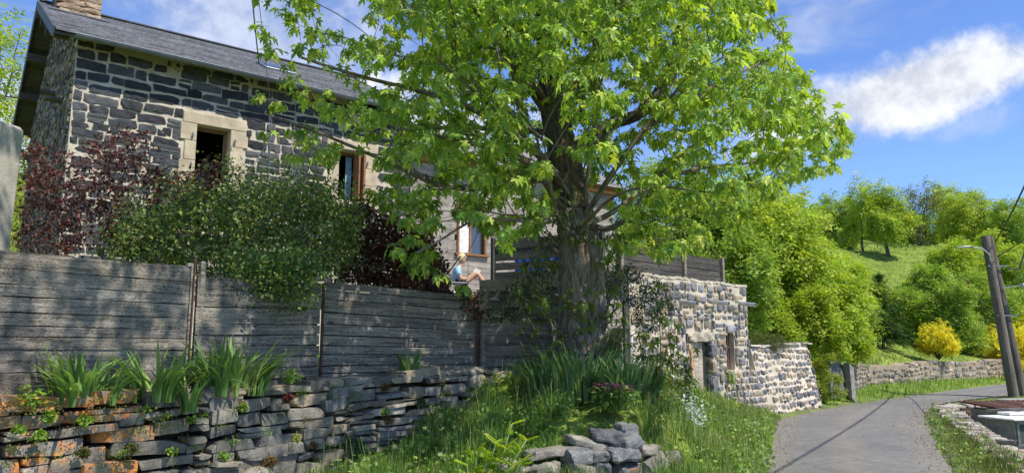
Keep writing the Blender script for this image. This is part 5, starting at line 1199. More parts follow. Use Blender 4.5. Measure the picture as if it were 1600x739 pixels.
# ================================================================== TREES AND BUSHES OF THE BACKGROUND
YG = [(.34, .45, .04), (.4, .5, .05), (.27, .39, .04), (.46, .52, .07)]; MG = [(.26, .38, .05), (.3, .42, .055), (.21, .33, .045), (.36, .44, .07)]; DG = [(.13, .22, .04), (.16, .26, .045), (.1, .18, .035)]
def gz1(x, y): return float(ground_z(np.array([x]), np.array([y]))[0])
def topz(py, Y): return at(800, py, Y)[2]
small_tree('ash_tree', 'tall broad yellow green tree right behind the outbuilding, reaching up to the maple crown', 'tree', (8.4, 24.5, 1.2), topz(243, 24.5)-1.2, 2.5, YG, 330, 46, .22, seed=21, trunk_r=.16, crown_z=.55, crz=3.2, shell=.3, nl=20)
small_tree('field_maple', 'mid green tree standing behind the terrace screen', 'tree', (5.6, 25, 1.5), 6.9, 2.7, MG, 260, 42, .22, seed=22, trunk_r=.15, crown_z=.52, crz=3.2, shell=.3, nl=18)
small_tree('hazel_tree', 'bright green leafy tree between the annex and the terrace screen', 'tree', (3.6, 29, 1.5), 6.2, 2.8, MG, 200, 40, .25, seed=23, trunk_r=.14, crown_z=.5, crz=3.2)
small_tree('walnut_tree', 'shadowy darker tree just behind the right end of the outbuilding', 'tree', (6.2, 21.2, 1.2), 4.0, 1.6, MG, 130, 46, .17, seed=24, trunk_r=.1, crown_z=.52, crz=2.0, shell=.3)
small_tree('hedge_bush', 'tall bright yellow green hedge bush beside the low stone wall end', 'bush', (8.75, 22.3, .1), 3.5, 1.1, YG, 170, 52, .15, seed=25, trunk_r=.04, crown_z=.52, crz=1.75, multi=4, shell=.2)
small_tree('hedge_bush', 'bright green hedge bush right of the tall one, above the dark stone box', 'bush', (10.5, 24.6, .8), 3.3, 1.5, YG, 190, 52, .17, seed=26, trunk_r=.04, crown_z=.5, crz=1.7, multi=4, shell=.2)
small_tree('hedge_bush', 'lush green bush filling the bank behind the two front hedge bushes', 'bush', (10.6, 27.6, 1.2), 4.4, 2.0, YG, 220, 46, .2, seed=27, trunk_r=.07, crown_z=.5, crz=2.2, multi=3, shell=.3)
small_tree('hedge_bush', 'low green bush on the bank at the left end of the roadside wall', 'bush', (13.6, 29.8, 1.4), 2.3, 1.5, MG, 150, 46, .17, seed=28, trunk_r=.04, crown_z=.48, crz=1.2, multi=4)
small_tree('creeper_clump', 'trailing yellow green creeper at the foot of the low stone wall end', 'plant', (8.75, 21.3, 0), 1.5, .55, [(.25, .34, .04), (.3, .3, .05), (.2, .27, .03)], 60, 40, .1, seed=29, trunk_r=.015, crown_z=.5, crz=.75, multi=3)
# young spruce: drooping tiers
sp = thing('young_spruce', 'young dark spruce on the grassy bank left of the yellow broom', 'tree'); bx, by = 16.9, 34.; bz = gz1(bx, by)-.05
mb = MB(); tube(mb, [(bx, by, bz), (bx, by, bz+3.4)], [.07, .01], 7); mb.build('trunk', M['bark_far'], sp); mb = MB(); keep = rng; rng = np.random.default_rng(31)
for k in range(150):
    t = rng.uniform(.04, 1); a = rng.uniform(0, 6.28); L = 1.35*(1-t)**.8+.1; m_ = int(10+50*(1-t)); q = rng.uniform(.1, 1, m_); c = np.stack([bx+np.cos(a)*L*q, by+np.sin(a)*L*q, bz+.25+3.1*t-.3*q*q*L+.12*q], 1)+rng.normal(0, .035, (m_, 3))
    d = np.tile([math.cos(a), math.sin(a), -.1], (m_, 1))+rng.normal(0, .5, (m_, 3)); x, y, z = basis(np.tile(Z3, (m_, 1))+rng.normal(0, .2, (m_, 3)), d); scatter(mb, SPv, SPf, c, x, y, z, .16*rng.uniform(.7, 1.2, m_), cpal(m_, [(.035, .09, .025), (.05, .11, .03), (.09, .16, .04)], .15))
mb.build('crown', M['leaf_small'], sp); rng = keep
# broad shrubs on the slope: picture column, row of the top, distance
def bush_at(px, top, Y, rad, pal, label, seed, leaf=.26, n=170, per=46, **kw):
    p = at(px, 500, Y); z = gz1(p[0], Y)-.15; h = max(1.2, topz(top, Y)-z); return small_tree('hillside_bush', label, 'bush', (p[0], Y, z), h, rad, pal, n, per, leaf, seed=seed, trunk_r=.05, crown_z=.45, crz=h*.55, multi=4, shell=.35, **kw)
bush_at(1338, 428, 35, 1.8, YG, 'yellow green bush on the slope above the stone box, left of the spruce', 41, .22, 220)
bush_at(1300, 395, 40, 2.6, YG, 'bush spreading under the left end of the meadow', 50, .25)
bush_at(1420, 445, 41, 1.6, MG, 'shrub just behind the spruce top', 42, .22)
bush_at(1482, 428, 39, 2.2, MG, 'broad rounded grey green shrub behind the yellow broom', 43, .2, 300)
bush_at(1548, 420, 43, 2.0, MG, 'green shrub between the broad rounded one and the twin pole', 44, .22)
bush_at(1598, 425, 48, 2.0, DG, 'dark green bush right behind the twin pole top', 45, .24)
bush_at(1460, 402, 50, 1.8, MG, 'leafy bush at the lower edge of the hill meadow', 46, .26)
bush_at(1508, 362, 56, 2.4, YG, 'tall fresh green bush in the middle of the slope', 47, .3, 220)
bush_at(1565, 360, 57, 2.6, YG, 'tall light green bush right of the middle one on the slope', 48, .3, 220)
bush_at(1640, 400, 50, 3.2, MG, 'large green bush cut by the right edge of the picture', 51, .3)
# trees on the skyline
def hill_tree(px, top, Y, rad, pal, label, seed, **kw):
    p = at(px, 400, Y); z = gz1(p[0], Y)-.2; h = topz(top, Y)-z
    d = dict(nclump=200, per=34, leaf=.34, trunk_r=.11, crown_z=.52, crz=h*.5, shell=.25, seed=seed, group='trees along the skyline of the hill', nl=18); d.update(kw); return small_tree('hill_tree', label, 'tree', (p[0], Y, z), h, rad, pal, **d)
hill_tree(1350, 280, 66, 2.5, YG, 'thinly leaved tree with a clear dark trunk at the top of the meadow', 61, per=15, bare=.2)
hill_tree(1388, 293, 63, 2.1, YG, 'multi stemmed yellow green tree right of the thin one on the meadow edge', 62, multi=3, trunk_r=.08, per=24)
hill_tree(1438, 277, 74, 2.9, [(.22, .24, .08), (.18, .22, .06)], 'almost bare grey tree on the skyline', 63, per=8, bare=.5, nclump=300, trunk_r=.22)
hill_tree(1480, 284, 78, 3.0, YG, 'sparse tree between the bare grey tree and the broad crowned one', 64, per=15, bare=.2)
hill_tree(1530, 284, 72, 3.8, YG, 'broad crowned light green tree, tallest on the skyline', 65, nclump=300, per=24, bare=.1)
hill_tree(1592, 303, 66, 3.0, MG, 'green tree at the right end of the skyline', 66, per=28)
hill_tree(1312, 290, 72, 2.6, MG, 'tree half hidden behind the tall ash at the left end of the skyline', 67)
hill_tree(1660, 290, 70, 3.6, YG, 'tree touching the right picture edge on the skyline', 68)
hill_tree(1420, 325, 84, 3.0, MG, 'low green tree filling the gap left of the bare grey tree', 69, crown_z=.45)
hill_tree(1500, 325, 88, 3.6, MG, 'green tree deep behind the sparse tree', 70, crown_z=.45)
hill_tree(1565, 325, 84, 3.6, MG, 'green tree deep behind the tallest crown', 71, crown_z=.45)
hill_tree(1360, 325, 84, 3.2, MG, 'green tree deep behind the thin tree', 72, crown_z=.45)
small_tree('pale_tree', 'thin pale leaved tree behind the gable at the left picture edge', 'tree', (-18.5, 24, 1.5), 13, 4.2, YG, 260, 22, .26, seed=75, trunk_r=.2, crown_z=.6, bare=.1)
# broom bushes
BR = [(.92, .76, .03), (.95, .84, .05), (.88, .68, .02)]
def broom(px, py, Y, rad, h, label, seed, fl=.88, z=None):
    global rng
    p = at(px, py, Y); z = gz1(p[0], Y) if z is None else z; keep = rng; rng = np.random.default_rng(seed); t = thing('broom_bush', label, 'bush', 'yellow flowering broom bushes'); b0 = np.array([p[0], Y, z])
    mb = MB(); fo = MB()
    for k in range(70):
        d = rdir(1)[0]; d[2] = abs(d[2])*1.1+.35; d /= np.linalg.norm(d); L = rng.uniform(.75, 1.1); e = b0+d*[rad, rad, h]*L; pts = [b0*(1-q)+e*q+Z3*.12*math.sin(q*3)*rad for q in np.linspace(0, 1, 5)]; tube(mb, pts, np.linspace(.012, .005, 5), 4)
        m_ = 110; q = rng.uniform(.35, 1.03, m_)**.7; c = b0*(1-q[:, None])+e*q[:, None]+rng.normal(0, rad*.09, (m_, 3)); x, y, z_ = basis(rdir(m_), rdir(m_)); isf = (rng.random(m_) < fl) & (q > .5)
        scatter(fo, SPv, SPf, c, x, y, z_, np.where(isf, .11, .1)*rad*rng.uniform(.7, 1.3, m_), np.where(isf[:, None], cpal(m_, BR, .1), cpal(m_, [(.06, .12, .02), (.09, .15, .03)], .1)))
    mb.build('stems', M['bark_far'], t); fo.build('flowers', M['petal'], t); rng = keep; return t
broom(1466, 553, 32.6, .95, 1.55, 'bright yellow broom bush leaning over the roadside wall', 81, z=1.05)
broom(1592, 520, 38, 1.9, 2.5, 'big yellow broom mass behind the twin pole', 82); broom(1545, 505, 40.5, .9, 1.5, 'smaller yellow broom left of the twin pole on the slope', 83, .5)
broom(1598, 560, 35.5, .8, .9, 'low yellow broom just above the roadside wall at the right edge', 84); broom(1605, 480, 44, 2.2, 2.6, 'yellow broom beyond the right picture edge side of the pole', 85); broom(1508, 505, 42, .45, .7, 'tiny yellow broom sprig on the grassy bank', 86, .4)
# far little roof glimpsed in the trees
fh = thing('far_cottage', 'small far cottage glimpsed between the bushes left of the twin pole top', 'house'); p = at(1537, 470, 52); z0 = gz1(p[0], 52)
mb = MB(); box(mb, (p[0], 52, z0+.6), (2.2, 2, 2.2), bev=0); mb.build('wall', M['sandstone'], fh)
mb = MB(); mb.add([(p[0]-1.3, 50.8, z0+1.6), (p[0]+1.3, 50.8, z0+1.6), (p[0]+1.3, 52, z0+2.4), (p[0]-1.3, 52, z0+2.4), (p[0]-1.3, 53.2, z0+1.6), (p[0]+1.3, 53.2, z0+1.6)], [np.array([[0, 1, 2, 3], [3, 2, 5, 4], [4, 5, 1, 0]]), np.array([[0, 3, 4], [1, 5, 2]])]); mb.build('roof', M['red_paint'], fh)

# ================================================================== GRASS
def blades(mb, P, h, w, pal, lean=.45, wts=None, curl=1., dirb=None):
    n = len(P); a = rng.uniform(0, 6.283, n); s = np.stack([np.cos(a), np.sin(a), np.zeros(n)], 1); b = rng.uniform(0, 6.283, n); l = np.stack([np.cos(b), np.sin(b), np.zeros(n)], 1)*(rng.uniform(.05, 1, n)**1.3*lean*h)[:, None]
    if dirb is not None: l = l+np.asarray(dirb)*h[:, None]
    w = (w*rng.uniform(.6, 1.3, n))[:, None]; hz = h[:, None]*Z3
    V = np.stack([P-s*w, P+s*w, P+l*.22+hz*.45-s*w*.8, P+l*.22+hz*.45+s*w*.8, P+l*.6+hz*.82-s*w*.5, P+l*.6+hz*.82+s*w*.5, P+l*1.05+hz*(1-.22*np.linalg.norm(l, axis=1)[:, None]/(h[:, None]+1e-6)*curl)], 1)
    k = 7; base = np.arange(n)[:, None, None]*k; q = (np.array([[0, 1, 3, 2], [2, 3, 5, 4]])[None]+base).reshape(-1, 4); t = (np.array([[4, 5, 6]])[None]+base).reshape(-1, 3)
    c = np.repeat(np.hstack([cpal(n, pal, .15, wts), np.zeros((n, 1))]), k, 0); mb.add(V.reshape(-1, 3), [q, t], c)
def scat_poly(poly, n, excl=None):
    P_ = np.array(poly); x = rng.uniform(P_[:, 0].min(), P_[:, 0].max(), n*3); y = rng.uniform(P_[:, 1].min(), P_[:, 1].max(), n*3); k = inpoly(x, y, poly)
    x, y = x[k][:n], y[k][:n]
    return x, y
def patch(mb, poly, n, h0, h1, w, pal, lean=.45, wts=None, clump=2., roadgap=.0, low=.4):
    x, y = scat_poly(poly, n); z = ground_z(x, y); dr = dline(x, y, ROADP, True); k = ~inpoly(x, y, ROADP) & (dr > roadgap*rng.uniform(0, 1.4, len(x)))
    x, y, z, dr = x[k], y[k], z[k], dr[k]; cl = .5+.5*np.sin(x*clump*2.1+np.sin(y*clump*1.7)*2)*np.sin(y*clump*2.6+np.sin(x*clump*1.3)*2); h = (h0+(h1-h0)*cl)*rng.uniform(.5, 1.15, len(x))*(low+(1-low)*smst(dr/.7))
    blades(mb, np.stack([x, y, z-.02], 1), h, w, pal, lean, wts)
GP = [(.11, .22, .03), (.14, .27, .035), (.08, .17, .025), (.2, .3, .05), (.33, .29, .14)]
GW = [.3, .3, .2, .14, .06]
mb = MB()
patch(mb, [(-2.2, 7.6), (-1.5, 8.55), (-.75, 9.3), (-.2, 9.85), (.55, 10.4), (.9, 9.6), (.75, 8.7), (.15, 8.1), (-.3, 7.7), (-1.2, 6.9), (-2.4, 6.6)], 15000, .16, .42, .0036, GP, .5, GW)
tag(mb.build('tall_grass', M['blade']), 'tall lush grass on the bank between the dry stone wall and the boulder wall', 'grass', kind='stuff')
mb = MB()
patch(mb, [(1.45, 8.2), (1.9, 7.2), (3.3, 8.6), (4.0, 11), (4.7, 13), (6.1, 17), (5.95, 18.0), (2.5, 14.6), (1.9, 12), (1.6, 10.4), (1.3, 9.1)], 32000, .14, .36, .0045, [(.14, .25, .035), (.19, .3, .05), (.1, .2, .03), (.32, .34, .1), (.4, .34, .17)], .5, [.3, .28, .17, .15, .1], roadgap=.12)
tag(mb.build('bank_grass', M['blade']), 'sunlit grass on the bank between the boulder wall, outbuilding and road edge', 'grass', kind='stuff')
mb = MB()
patch(mb, [tuple(p) for p in ROADR if 8 < p[1] < 20]+RW[::-1][:-1]+[(6.4, 8.6)], 26000, .06, .2, .0055, [(.1, .17, .03), (.14, .2, .04), (.22, .22, .09), (.25, .2, .1)], .6, [.35, .3, .2, .15], roadgap=.25)
tag(mb.build('verge_grass', M['blade']), 'short dry grass on the right verge between road and yard wall', 'grass', kind='stuff')
mb = MB()
patch(mb, [(7.9, 20.7)]+[tuple(p) for p in ROADL if 20.3 < p[1] < 50]+HW[:5][::-1], 26000, .12, .34, .012, [(.15, .28, .03), (.2, .34, .04), (.28, .38, .06)], .5, roadgap=.1)
tag(mb.build('far_verge_grass', M['blade']), 'bright green verge grass at the foot of the roadside wall', 'grass', kind='stuff')
mb = MB()
hx, hy = scat_poly([(10.6, 24.2), (13, 27.7), (17.5, 31.9), (26, 39.4), (33, 43.2), (60, 50), (75, 95), (25, 95), (12, 45)], 90000); dd = np.hypot(hx, hy); k = rng.random(len(hx)) < np.clip((34/dd)**1.5, 0, 1); hx, hy, dd = hx[k], hy[k], dd[k]
hh = .3*rng.uniform(.4, 1.1, len(hx))*(.6+.5*np.sin(hx*.9+np.sin(hy)*1.5)*np.sin(hy*.8)); blades(mb, np.stack([hx, hy, ground_z(hx, hy)-.03], 1), np.maximum(hh, .1), .008+.00035*dd, [(.17, .29, .04), (.23, .35, .05), (.3, .38, .08), (.38, .36, .16)], .7, [.35, .35, .2, .1])
tag(mb.build('hillside_grass', M['blade']), 'rough grass covering the bank and meadow above the roadside wall', 'grass', kind='stuff')
# grass in front of the camera-side bank bottom centre
mb = MB(); patch(mb, [(-2.4, 6.4), (-1.2, 6.8), (-.3, 7.5), (.5, 7.3), (1.2, 7.3), (1.5, 7.8), (2.2, 7.4), (1, 6.3), (-1, 5.8)], 9000, .14, .34, .004, GP, .5, GW); tag(mb.build('foreground_grass', M['blade']), 'shorter grass at the foot of the boulder wall along the bottom edge', 'grass', kind='stuff')
mb = MB(); patch(mb, [(-.3, 7.95), (.2, 7.55), (.6, 7.45), (1.1, 7.55), (1.6, 7.95), (2.1, 8.5), (1.7, 8.6), (1.3, 8.25), (.9, 8.0), (.4, 7.95), (0, 8.1)], 1500, .12, .36, .004, GP, .9, GW); tag(mb.build('boulder_grass', M['blade']), 'grass growing between and around the boulders of the low wall', 'grass', kind='stuff')
# broad weeds and tall pale seed stalks among the grass
def weeds(name, label, poly, n, seed):
    global rng; keep = rng; rng = np.random.default_rng(seed); mb = MB(); x, y = scat_poly(poly, n); k = ~inpoly(x, y, ROADP); x, y = x[k], y[k]; z = ground_z(x, y)
    for a, b2, c in zip(x, y, z):
        m_ = rng.integers(5, 13); h = rng.uniform(.05, .3); P_ = np.array([a, b2, c])+np.stack([rng.normal(0, .035, m_), rng.normal(0, .035, m_), rng.uniform(.2, 1, m_)*h], 1); t = (SLv*[1.2, 1, 1], SLf) if rng.random() < .5 else (RND0 if rng.random() < .5 else (MAPv, MAPf))
        foliage(mb, P_, rdir(m_), rng.uniform(.03, .06), [[(.2, .32, .05), (.26, .38, .06)], [(.14, .25, .05), (.18, .28, .06)], [(.3, .4, .08), (.24, .32, .1)]][rng.integers(3)], t)
    q = rng.random(len(x)) < .5; xs, ys, zs = x[q], y[q], z[q]; blades(mb, np.stack([xs, ys, zs], 1), rng.uniform(.35, .62, len(xs)), .0022, [(.42, .4, .2), (.3, .36, .14)], .35)
    tag(mb.build(name, M['blade']), label, 'weeds', kind='stuff'); rng = keep
RND0 = (np.array([(0, 0, 0), (.35, .2, .05), (.5, .55, .02), (.3, .9, 0), (-.3, .9, 0), (-.5, .55, .02), (-.35, .2, .05)]), np.array([(0, 1, 2), (0, 2, 3), (0, 3, 4), (0, 4, 5), (0, 5, 6)]))
weeds('bank_weeds', 'broad leaved weeds and pale seed stalks on the bank below the iris bed', [(-2.2, 7.2), (-1.3, 8.6), (-.2, 9.8), (.7, 9.9), (.7, 8.3), (0, 7.9), (-1, 6.8)], 520, 401)
weeds('slope_weeds', 'weeds and seed stalks on the sunlit slope below the stone outbuilding', [(1.5, 8.3), (2.2, 7.6), (3.2, 9.2), (4.3, 12.6), (5.7, 16.8), (2.7, 14.2), (1.7, 10.6)], 700, 402)
weeds('verge_weeds', 'weeds along the right verge beside the yard wall', [tuple(p) for p in ROADR if 8 < p[1] < 20]+RW[::-1][:-1]+[(6.4, 8.6)], 260, 403)
# gravel and leaf litter at the road edge
mb = MB(); 
for pl, n in ((ROADL, 2600), (ROADR, 2600)):
    PL = resample(pl, .05); PL = PL[(PL[:, 1] > 8) & (PL[:, 1] < 26)]; i = rng.integers(0, len(PL), n); o = rng.normal(0, .22, (n, 2)); c = np.hstack([PL[i]+o, np.full((n, 1), .03)]); tv = np.array([(1, 0, 0), (-.5, .8, 0), (-.5, -.8, 0), (0, 0, .7)]); tf = np.array([(0, 1, 3), (1, 2, 3), (2, 0, 3)])
    a = rng.uniform(0, 6.28, n); x = np.stack([np.cos(a), np.sin(a), 0*a], 1); y = np.stack([-np.sin(a), np.cos(a), 0*a], 1); scatter(mb, tv, tf, c, x, y, np.tile(Z3, (n, 1)), rng.uniform(.006, .022, n), cpal(n, [(.3, .27, .22), (.2, .19, .17), (.25, .2, .12)], .2))
tag(mb.build('gravel', M['petal']), 'loose gravel scattered along both edges of the asphalt', 'gravel', kind='stuff')

# ================================================================== IRIS CLUMPS AND SMALL PLANTS
def iris_leaf(mb, p, d, h, w, bend, col):
    n = 7; t = np.linspace(0, 1, n); d = np.array([*d, 0.]); d /= np.linalg.norm(d)+1e-9; side = np.cross(Z3, d)
    c = p+np.outer(bend*t**2.2*h, d)+np.outer(h*(t-.45*min(bend, 1.4)**2*t**3*.8), Z3); ww = w*np.array([.7, .95, 1, .95, .78, .5, .03]); tw = rng.uniform(-.5, .5)
    sd = side*math.cos(tw)+d*math.sin(tw); V = np.stack([c-sd*ww[:, None], c+d*.15*w+Z3*0, c+sd*ww[:, None]], 1).reshape(-1, 3); f = []
    for i in range(n-1):
        for j in range(2): f.append([i*3+j, i*3+j+1, (i+1)*3+j+1, (i+1)*3+j])
    cc = np.tile([*col, 0], (len(V), 1)); mb.add(V, np.array(f), cc)
def iris(label, x, y, z, rad, n, h, seed, w=.014, pal=((.15, .27, .07), (.19, .32, .08), (.12, .22, .06), (.26, .38, .09)), lean=.35, name='iris_clump', g='iris clumps'):
    global rng; keep = rng; rng = np.random.default_rng(seed); mb = MB()
    for k in range(int(n*1.8)):
        a = rng.uniform(0, 6.28); r_ = rad*math.sqrt(rng.uniform(0, 1)); p = np.array([x+r_*math.cos(a)*1.3, y+r_*math.sin(a), z-.03]); fa = rng.normal(0, .3)+a; c = cpal(1, pal, .1)[0]; nn = 3
        for q in range(nn): 
            s = (q-(nn-1)/2); dd = (math.cos(fa)*(.5+r_/rad)+s*.3*rng.uniform(.5, 1.4), math.sin(fa)*.7)
            iris_leaf(mb, p+np.array([s*.012, 0, 0]), dd, h*rng.uniform(.6, 1.08)*(1-.12*abs(s)), w*rng.uniform(.8, 1.2), lean*(abs(rng.normal(.5, .45))+.25*abs(s)+.3*r_/rad), c*(1+rng.normal(0, .06)))
    rng = keep; o = mb.build(name, M['blade']); return tag(o, label, 'plant', g)
iris('broad iris clump with arching leaves, leftmost on the dry stone wall', -3.62, 6.32, 1.15, .24, 17, .56, 91, .021, lean=.8)
iris('iris clump second from the left on the dry stone wall', -3.2, 6.75, 1.15, .2, 13, .54, 92, .02, lean=.65)
iris('small iris clump rooted low on the wall face', -2.88, 6.75, 1.06, .06, 6, .42, 93, .014, lean=.4)
iris('wide dark green iris clump right of the steel stake on the wall top', -2.72, 7.3, 1.17, .26, 26, .62, 94, .019, lean=.7)
iris('short bright iris tuft alone on the wall top under the right fence panel', -1.22, 9.05, 1.27, .09, 9, .36, 95, .015, lean=.3)
IP = ((.13, .24, .09), (.17, .29, .1), (.1, .2, .08), (.23, .34, .1))
iris('large iris bed at the foot of the maple trunk', .85, 9.25, .98, .36, 34, .72, 96, .019, IP, .35)
iris('dense iris bed right of the maple trunk above the boulder wall', 1.35, 9.0, .93, .32, 34, .66, 97, .019, IP, .5)
iris('iris leaves left of the yellow tulip on the grassy bank', .42, 9.3, .95, .22, 16, .62, 98, .017, IP, .35)
def flowers(name, label, cat, spots, pcol, size, stem_h, z=None, group=None, seed=1, petals=5, leafn=0, lpal=None, cup=.35):
    global rng; keep = rng; rng = np.random.default_rng(seed); t = thing(name, label, cat, group); st = MB(); pt = MB()
    for (x, y, zz) in spots:
        h = stem_h*rng.uniform(.8, 1.15); l = rng.normal(0, .05, 2); top = np.array([x+l[0], y+l[1], zz+h]); tube(st, [(x, y, zz), (x+l[0]*.4, y+l[1]*.4, zz+h*.6), top], .0022, 4, (.12, .2, .05))
        a = np.arange(petals)*2*math.pi/petals+rng.uniform(0, 6); hd = np.stack([np.cos(a), np.sin(a), np.full(petals, cup)], 1); x_, y_, z_ = basis(np.tile(Z3, (petals, 1))-hd*.3, hd); scatter(pt, SLv*[1.5, 1, 1], SLf, np.tile(top, (petals, 1)), x_, y_, z_, size*rng.uniform(.85, 1.15, petals), cpal(petals, pcol, .08))
    st.build('stems', M['leaf_small'], t); pt.build('petals', M['petal'], t)
    if leafn:
        mb = MB(); P_ = np.array(spots)[rng.integers(0, len(spots), leafn)]+np.stack([rng.normal(0, .05, leafn), rng.normal(0, .05, leafn), rng.uniform(0, stem_h, leafn)], 1); foliage(mb, P_, rdir(leafn), .045, lpal or MG, (MAPv*[1, .9, 1], MAPf)); mb.build('leaves', M['leaf_small'], t)
    rng = keep; return t
def wsp(lst, Y): 
    out = []
    for px, py in lst: p = at(px, py, Y); out.append((p[0], p[1], p[2]))
    return out
YE = [(.8, .62, .02), (.85, .7, .03)]; PK = [(.55, .1, .35), (.6, .16, .42), (.5, .08, .22)]
def fl_at(lst, Y, h): return [(x, y, z-h) for x, y, z in wsp(lst, Y)]
flowers('yellow_poppies', 'cluster of yellow flowers in front of the low fence panel', 'flower', fl_at([(783, 590), (790, 584), (797, 588), (786, 597), (793, 598), (780, 592)], 9.6, .3), YE, .026, .3, seed=1)
flowers('yellow_poppies', 'loose yellow flowers right of the low fence panel cluster', 'flower', fl_at([(833, 590), (845, 586), (840, 582), (847, 589), (828, 569), (811, 604)], 9.6, .3), YE, .022, .3, seed=2)
flowers('tulip', 'single yellow tulip among the irises', 'flower', fl_at([(914, 602)], 9.0, .28), YE, .05, .28, seed=3, cup=1.6, petals=6)
flowers('geranium', 'pink flowering geranium cushion on top of the boulder wall', 'plant', [(1.12+rng.normal(0, .11), 8.35+rng.normal(0, .08), .92) for _ in range(90)], PK, .024, .24, seed=4, leafn=520, lpal=[(.14, .25, .04), (.2, .3, .06)])
for i, (px, py, Y, lab) in enumerate(((698, 687, 8.6, 'mauve clover flower high in the tall grass'), (673, 674, 8.6, 'mauve clover flower left of the tallest one'), (594, 731, 8, 'mauve clover flower at the bottom edge'), (546, 738, 7.6, 'mauve clover flower at the bottom edge near the stone wall'))):
    flowers('clover_flower', lab, 'flower', fl_at([(px, py)], Y, .3), [(.5, .3, .6)], .02, .3, seed=10+i, petals=12, cup=.8, group='clover flowers in the grass')
flowers('meadow_flowers', 'yellow wildflowers in the grass below the outbuilding door', 'flower', [(x_, 13.2+q*.05, float(ground_z(np.array([x_]), np.array([13.2+q*.05]))[0])) for q in range(30) for x_ in [3.0+.03*q+rng.uniform(0, .9)]], YE, .024, .3, seed=20)['kind'] = 'stuff'
flowers('verge_clover', 'reddish clover flowers along the right verge', 'flower', [(x, y, .05) for x, y in zip(np.linspace(7.3, 10.2, 60)+rng.normal(0, .35, 60), np.linspace(11.5, 18.3, 60)+rng.normal(0, .3, 60))], [(.4, .16, .2), (.3, .12, .14)], .022, .16, seed=21, petals=9, cup=1)['kind'] = 'stuff'
# silver-leaved plant
mb = MB(); n = 420; c = np.array([2.15, 9.3, .72])+rng.normal(0, 1, (n, 3))*[.12, .1, .18]; foliage(mb, c, rdir(n), .05, [(.5, .55, .5), (.4, .46, .42), (.6, .63, .58)], (SLv, SLf)); tag(mb.build('silver_plant', M['petal']), 'silvery white leaved plant at the right end of the iris bed', 'plant')
mb = MB(); n = 500; c = np.array([2.0, 12.3, 1.25])+rng.normal(0, 1, (n, 3))*[.22, .15, .16]; foliage(mb, c, rdir(n), .05, [(.25, .32, .26), (.3, .36, .3)], (SLv, SLf)); tag(mb.build('lavender_bush', M['leaf_small']), 'grey green bushy plant behind the irises at the plank shed', 'plant')
# bright pinnate shoot
ps = thing('pinnate_shoot', 'bright yellow green shoot with feathery leaves at the bottom of the grassy bank', 'plant'); mb = MB(); st = MB()
for (px, py, tx, ty) in ((770, 739, 800, 662), (775, 739, 822, 688), (750, 739, 762, 715), (760, 745, 790, 700), (735, 745, 730, 725), (780, 739, 800, 725), (765, 745, 812, 705), (755, 745, 775, 690), (742, 745, 745, 705), (790, 745, 815, 720)):
    a, b2 = at(px, py+25, 7.1), at(tx, ty, 7.0); pts = [a*(1-t)+b2*t for t in np.linspace(0, 1, 7)]; tube(st, pts, .004, 5)
    for k in range(10):
        p = pts[2+k//2]; d = np.array([rng.uniform(-1, 1), rng.uniform(-.6, .2), .3]); x, y, z = basis(np.array([Z3+rng.normal(0, .2, 3)]), np.array([d])); v, f = spray(10); scatter(mb, v*[.75, 1, 1], f, p[None], x, y, z, .12, cpal(1, [(.4, .5, .05), (.34, .46, .04)], .08))
st.build('stem', M['leaf_small'], ps); mb.build('leaflets', M['leaf'], ps)
# cushions and ferns growing in the dry wall joints
def wallY(px):  # depth of the wall face under a pixel column
    best = 8; r = ray(px, 620)
    for p, q in zip(DW[:-1], DW[1:]):
        p = np.array(p); q = np.array(q); A = np.array([[q[0]-p[0], -r[0]], [q[1]-p[1], -r[1]]]); s, t = np.linalg.solve(A, -p)
        if -.02 <= s <= 1.02: best = p[1]+(q[1]-p[1])*s
    return best
def wallY0(px):
    return wallY(px)
def cushion(name, label, px, py, Y, rad, pal, n, leaf, seed, tpl=(SLv, SLf), sq=(1, .6, .7), g='small plants growing in the dry stone wall'):
    global rng; keep = rng; rng = np.random.default_rng(seed); p = at(px, py, Y); d = rdir(n); c = p+d*rng.uniform(.3, 1, (n, 1))*rad*np.array(sq); mb = MB(); foliage(mb, c, d, leaf, pal, tpl, .15); rng = keep; o = mb.build(name, M['leaf_small']); return tag(o, label, 'plant', g)
mb = MB(); keep = rng; rng = np.random.default_rng(333)
for k in range(95):
    px_ = rng.uniform(0, 740); py_ = rng.uniform(600, 735); Y_ = wallY0(px_)-.21-.1*max(0, (py_-600)/140); p = at(px_, py_, Y_); n = int(rng.uniform(25, 90)); r2 = rng.uniform(.015, .045); c = p+rng.normal(0, 1, (n, 3))*[r2*1.6, r2*.6, r2*.8]
    foliage(mb, c, rdir(n), rng.uniform(.012, .024), [[(.12, .16, .04), (.17, .2, .05)], [(.2, .32, .05), (.26, .38, .06)], [(.2, .15, .06), (.14, .12, .05)]][rng.integers(3)], (SLv, SLf))
tag(mb.build('joint_moss', M['leaf_small']), 'moss and tiny weeds growing in the joints of the dry stone wall', 'moss', kind='stuff'); rng = keep
RND = (np.array([(0, 0, 0), (.35, .2, .05), (.5, .55, .02), (.3, .9, 0), (-.3, .9, 0), (-.5, .55, .02), (-.35, .2, .05)]), np.array([(0, 1, 2), (0, 2, 3), (0, 3, 4), (0, 4, 5), (0, 5, 6)]))
LG = [(.2, .33, .03), (.25, .4, .04), (.15, .28, .03)]
def wc(px, py): return wallY(px)-.2-.1*max(0, (py-600)/140)
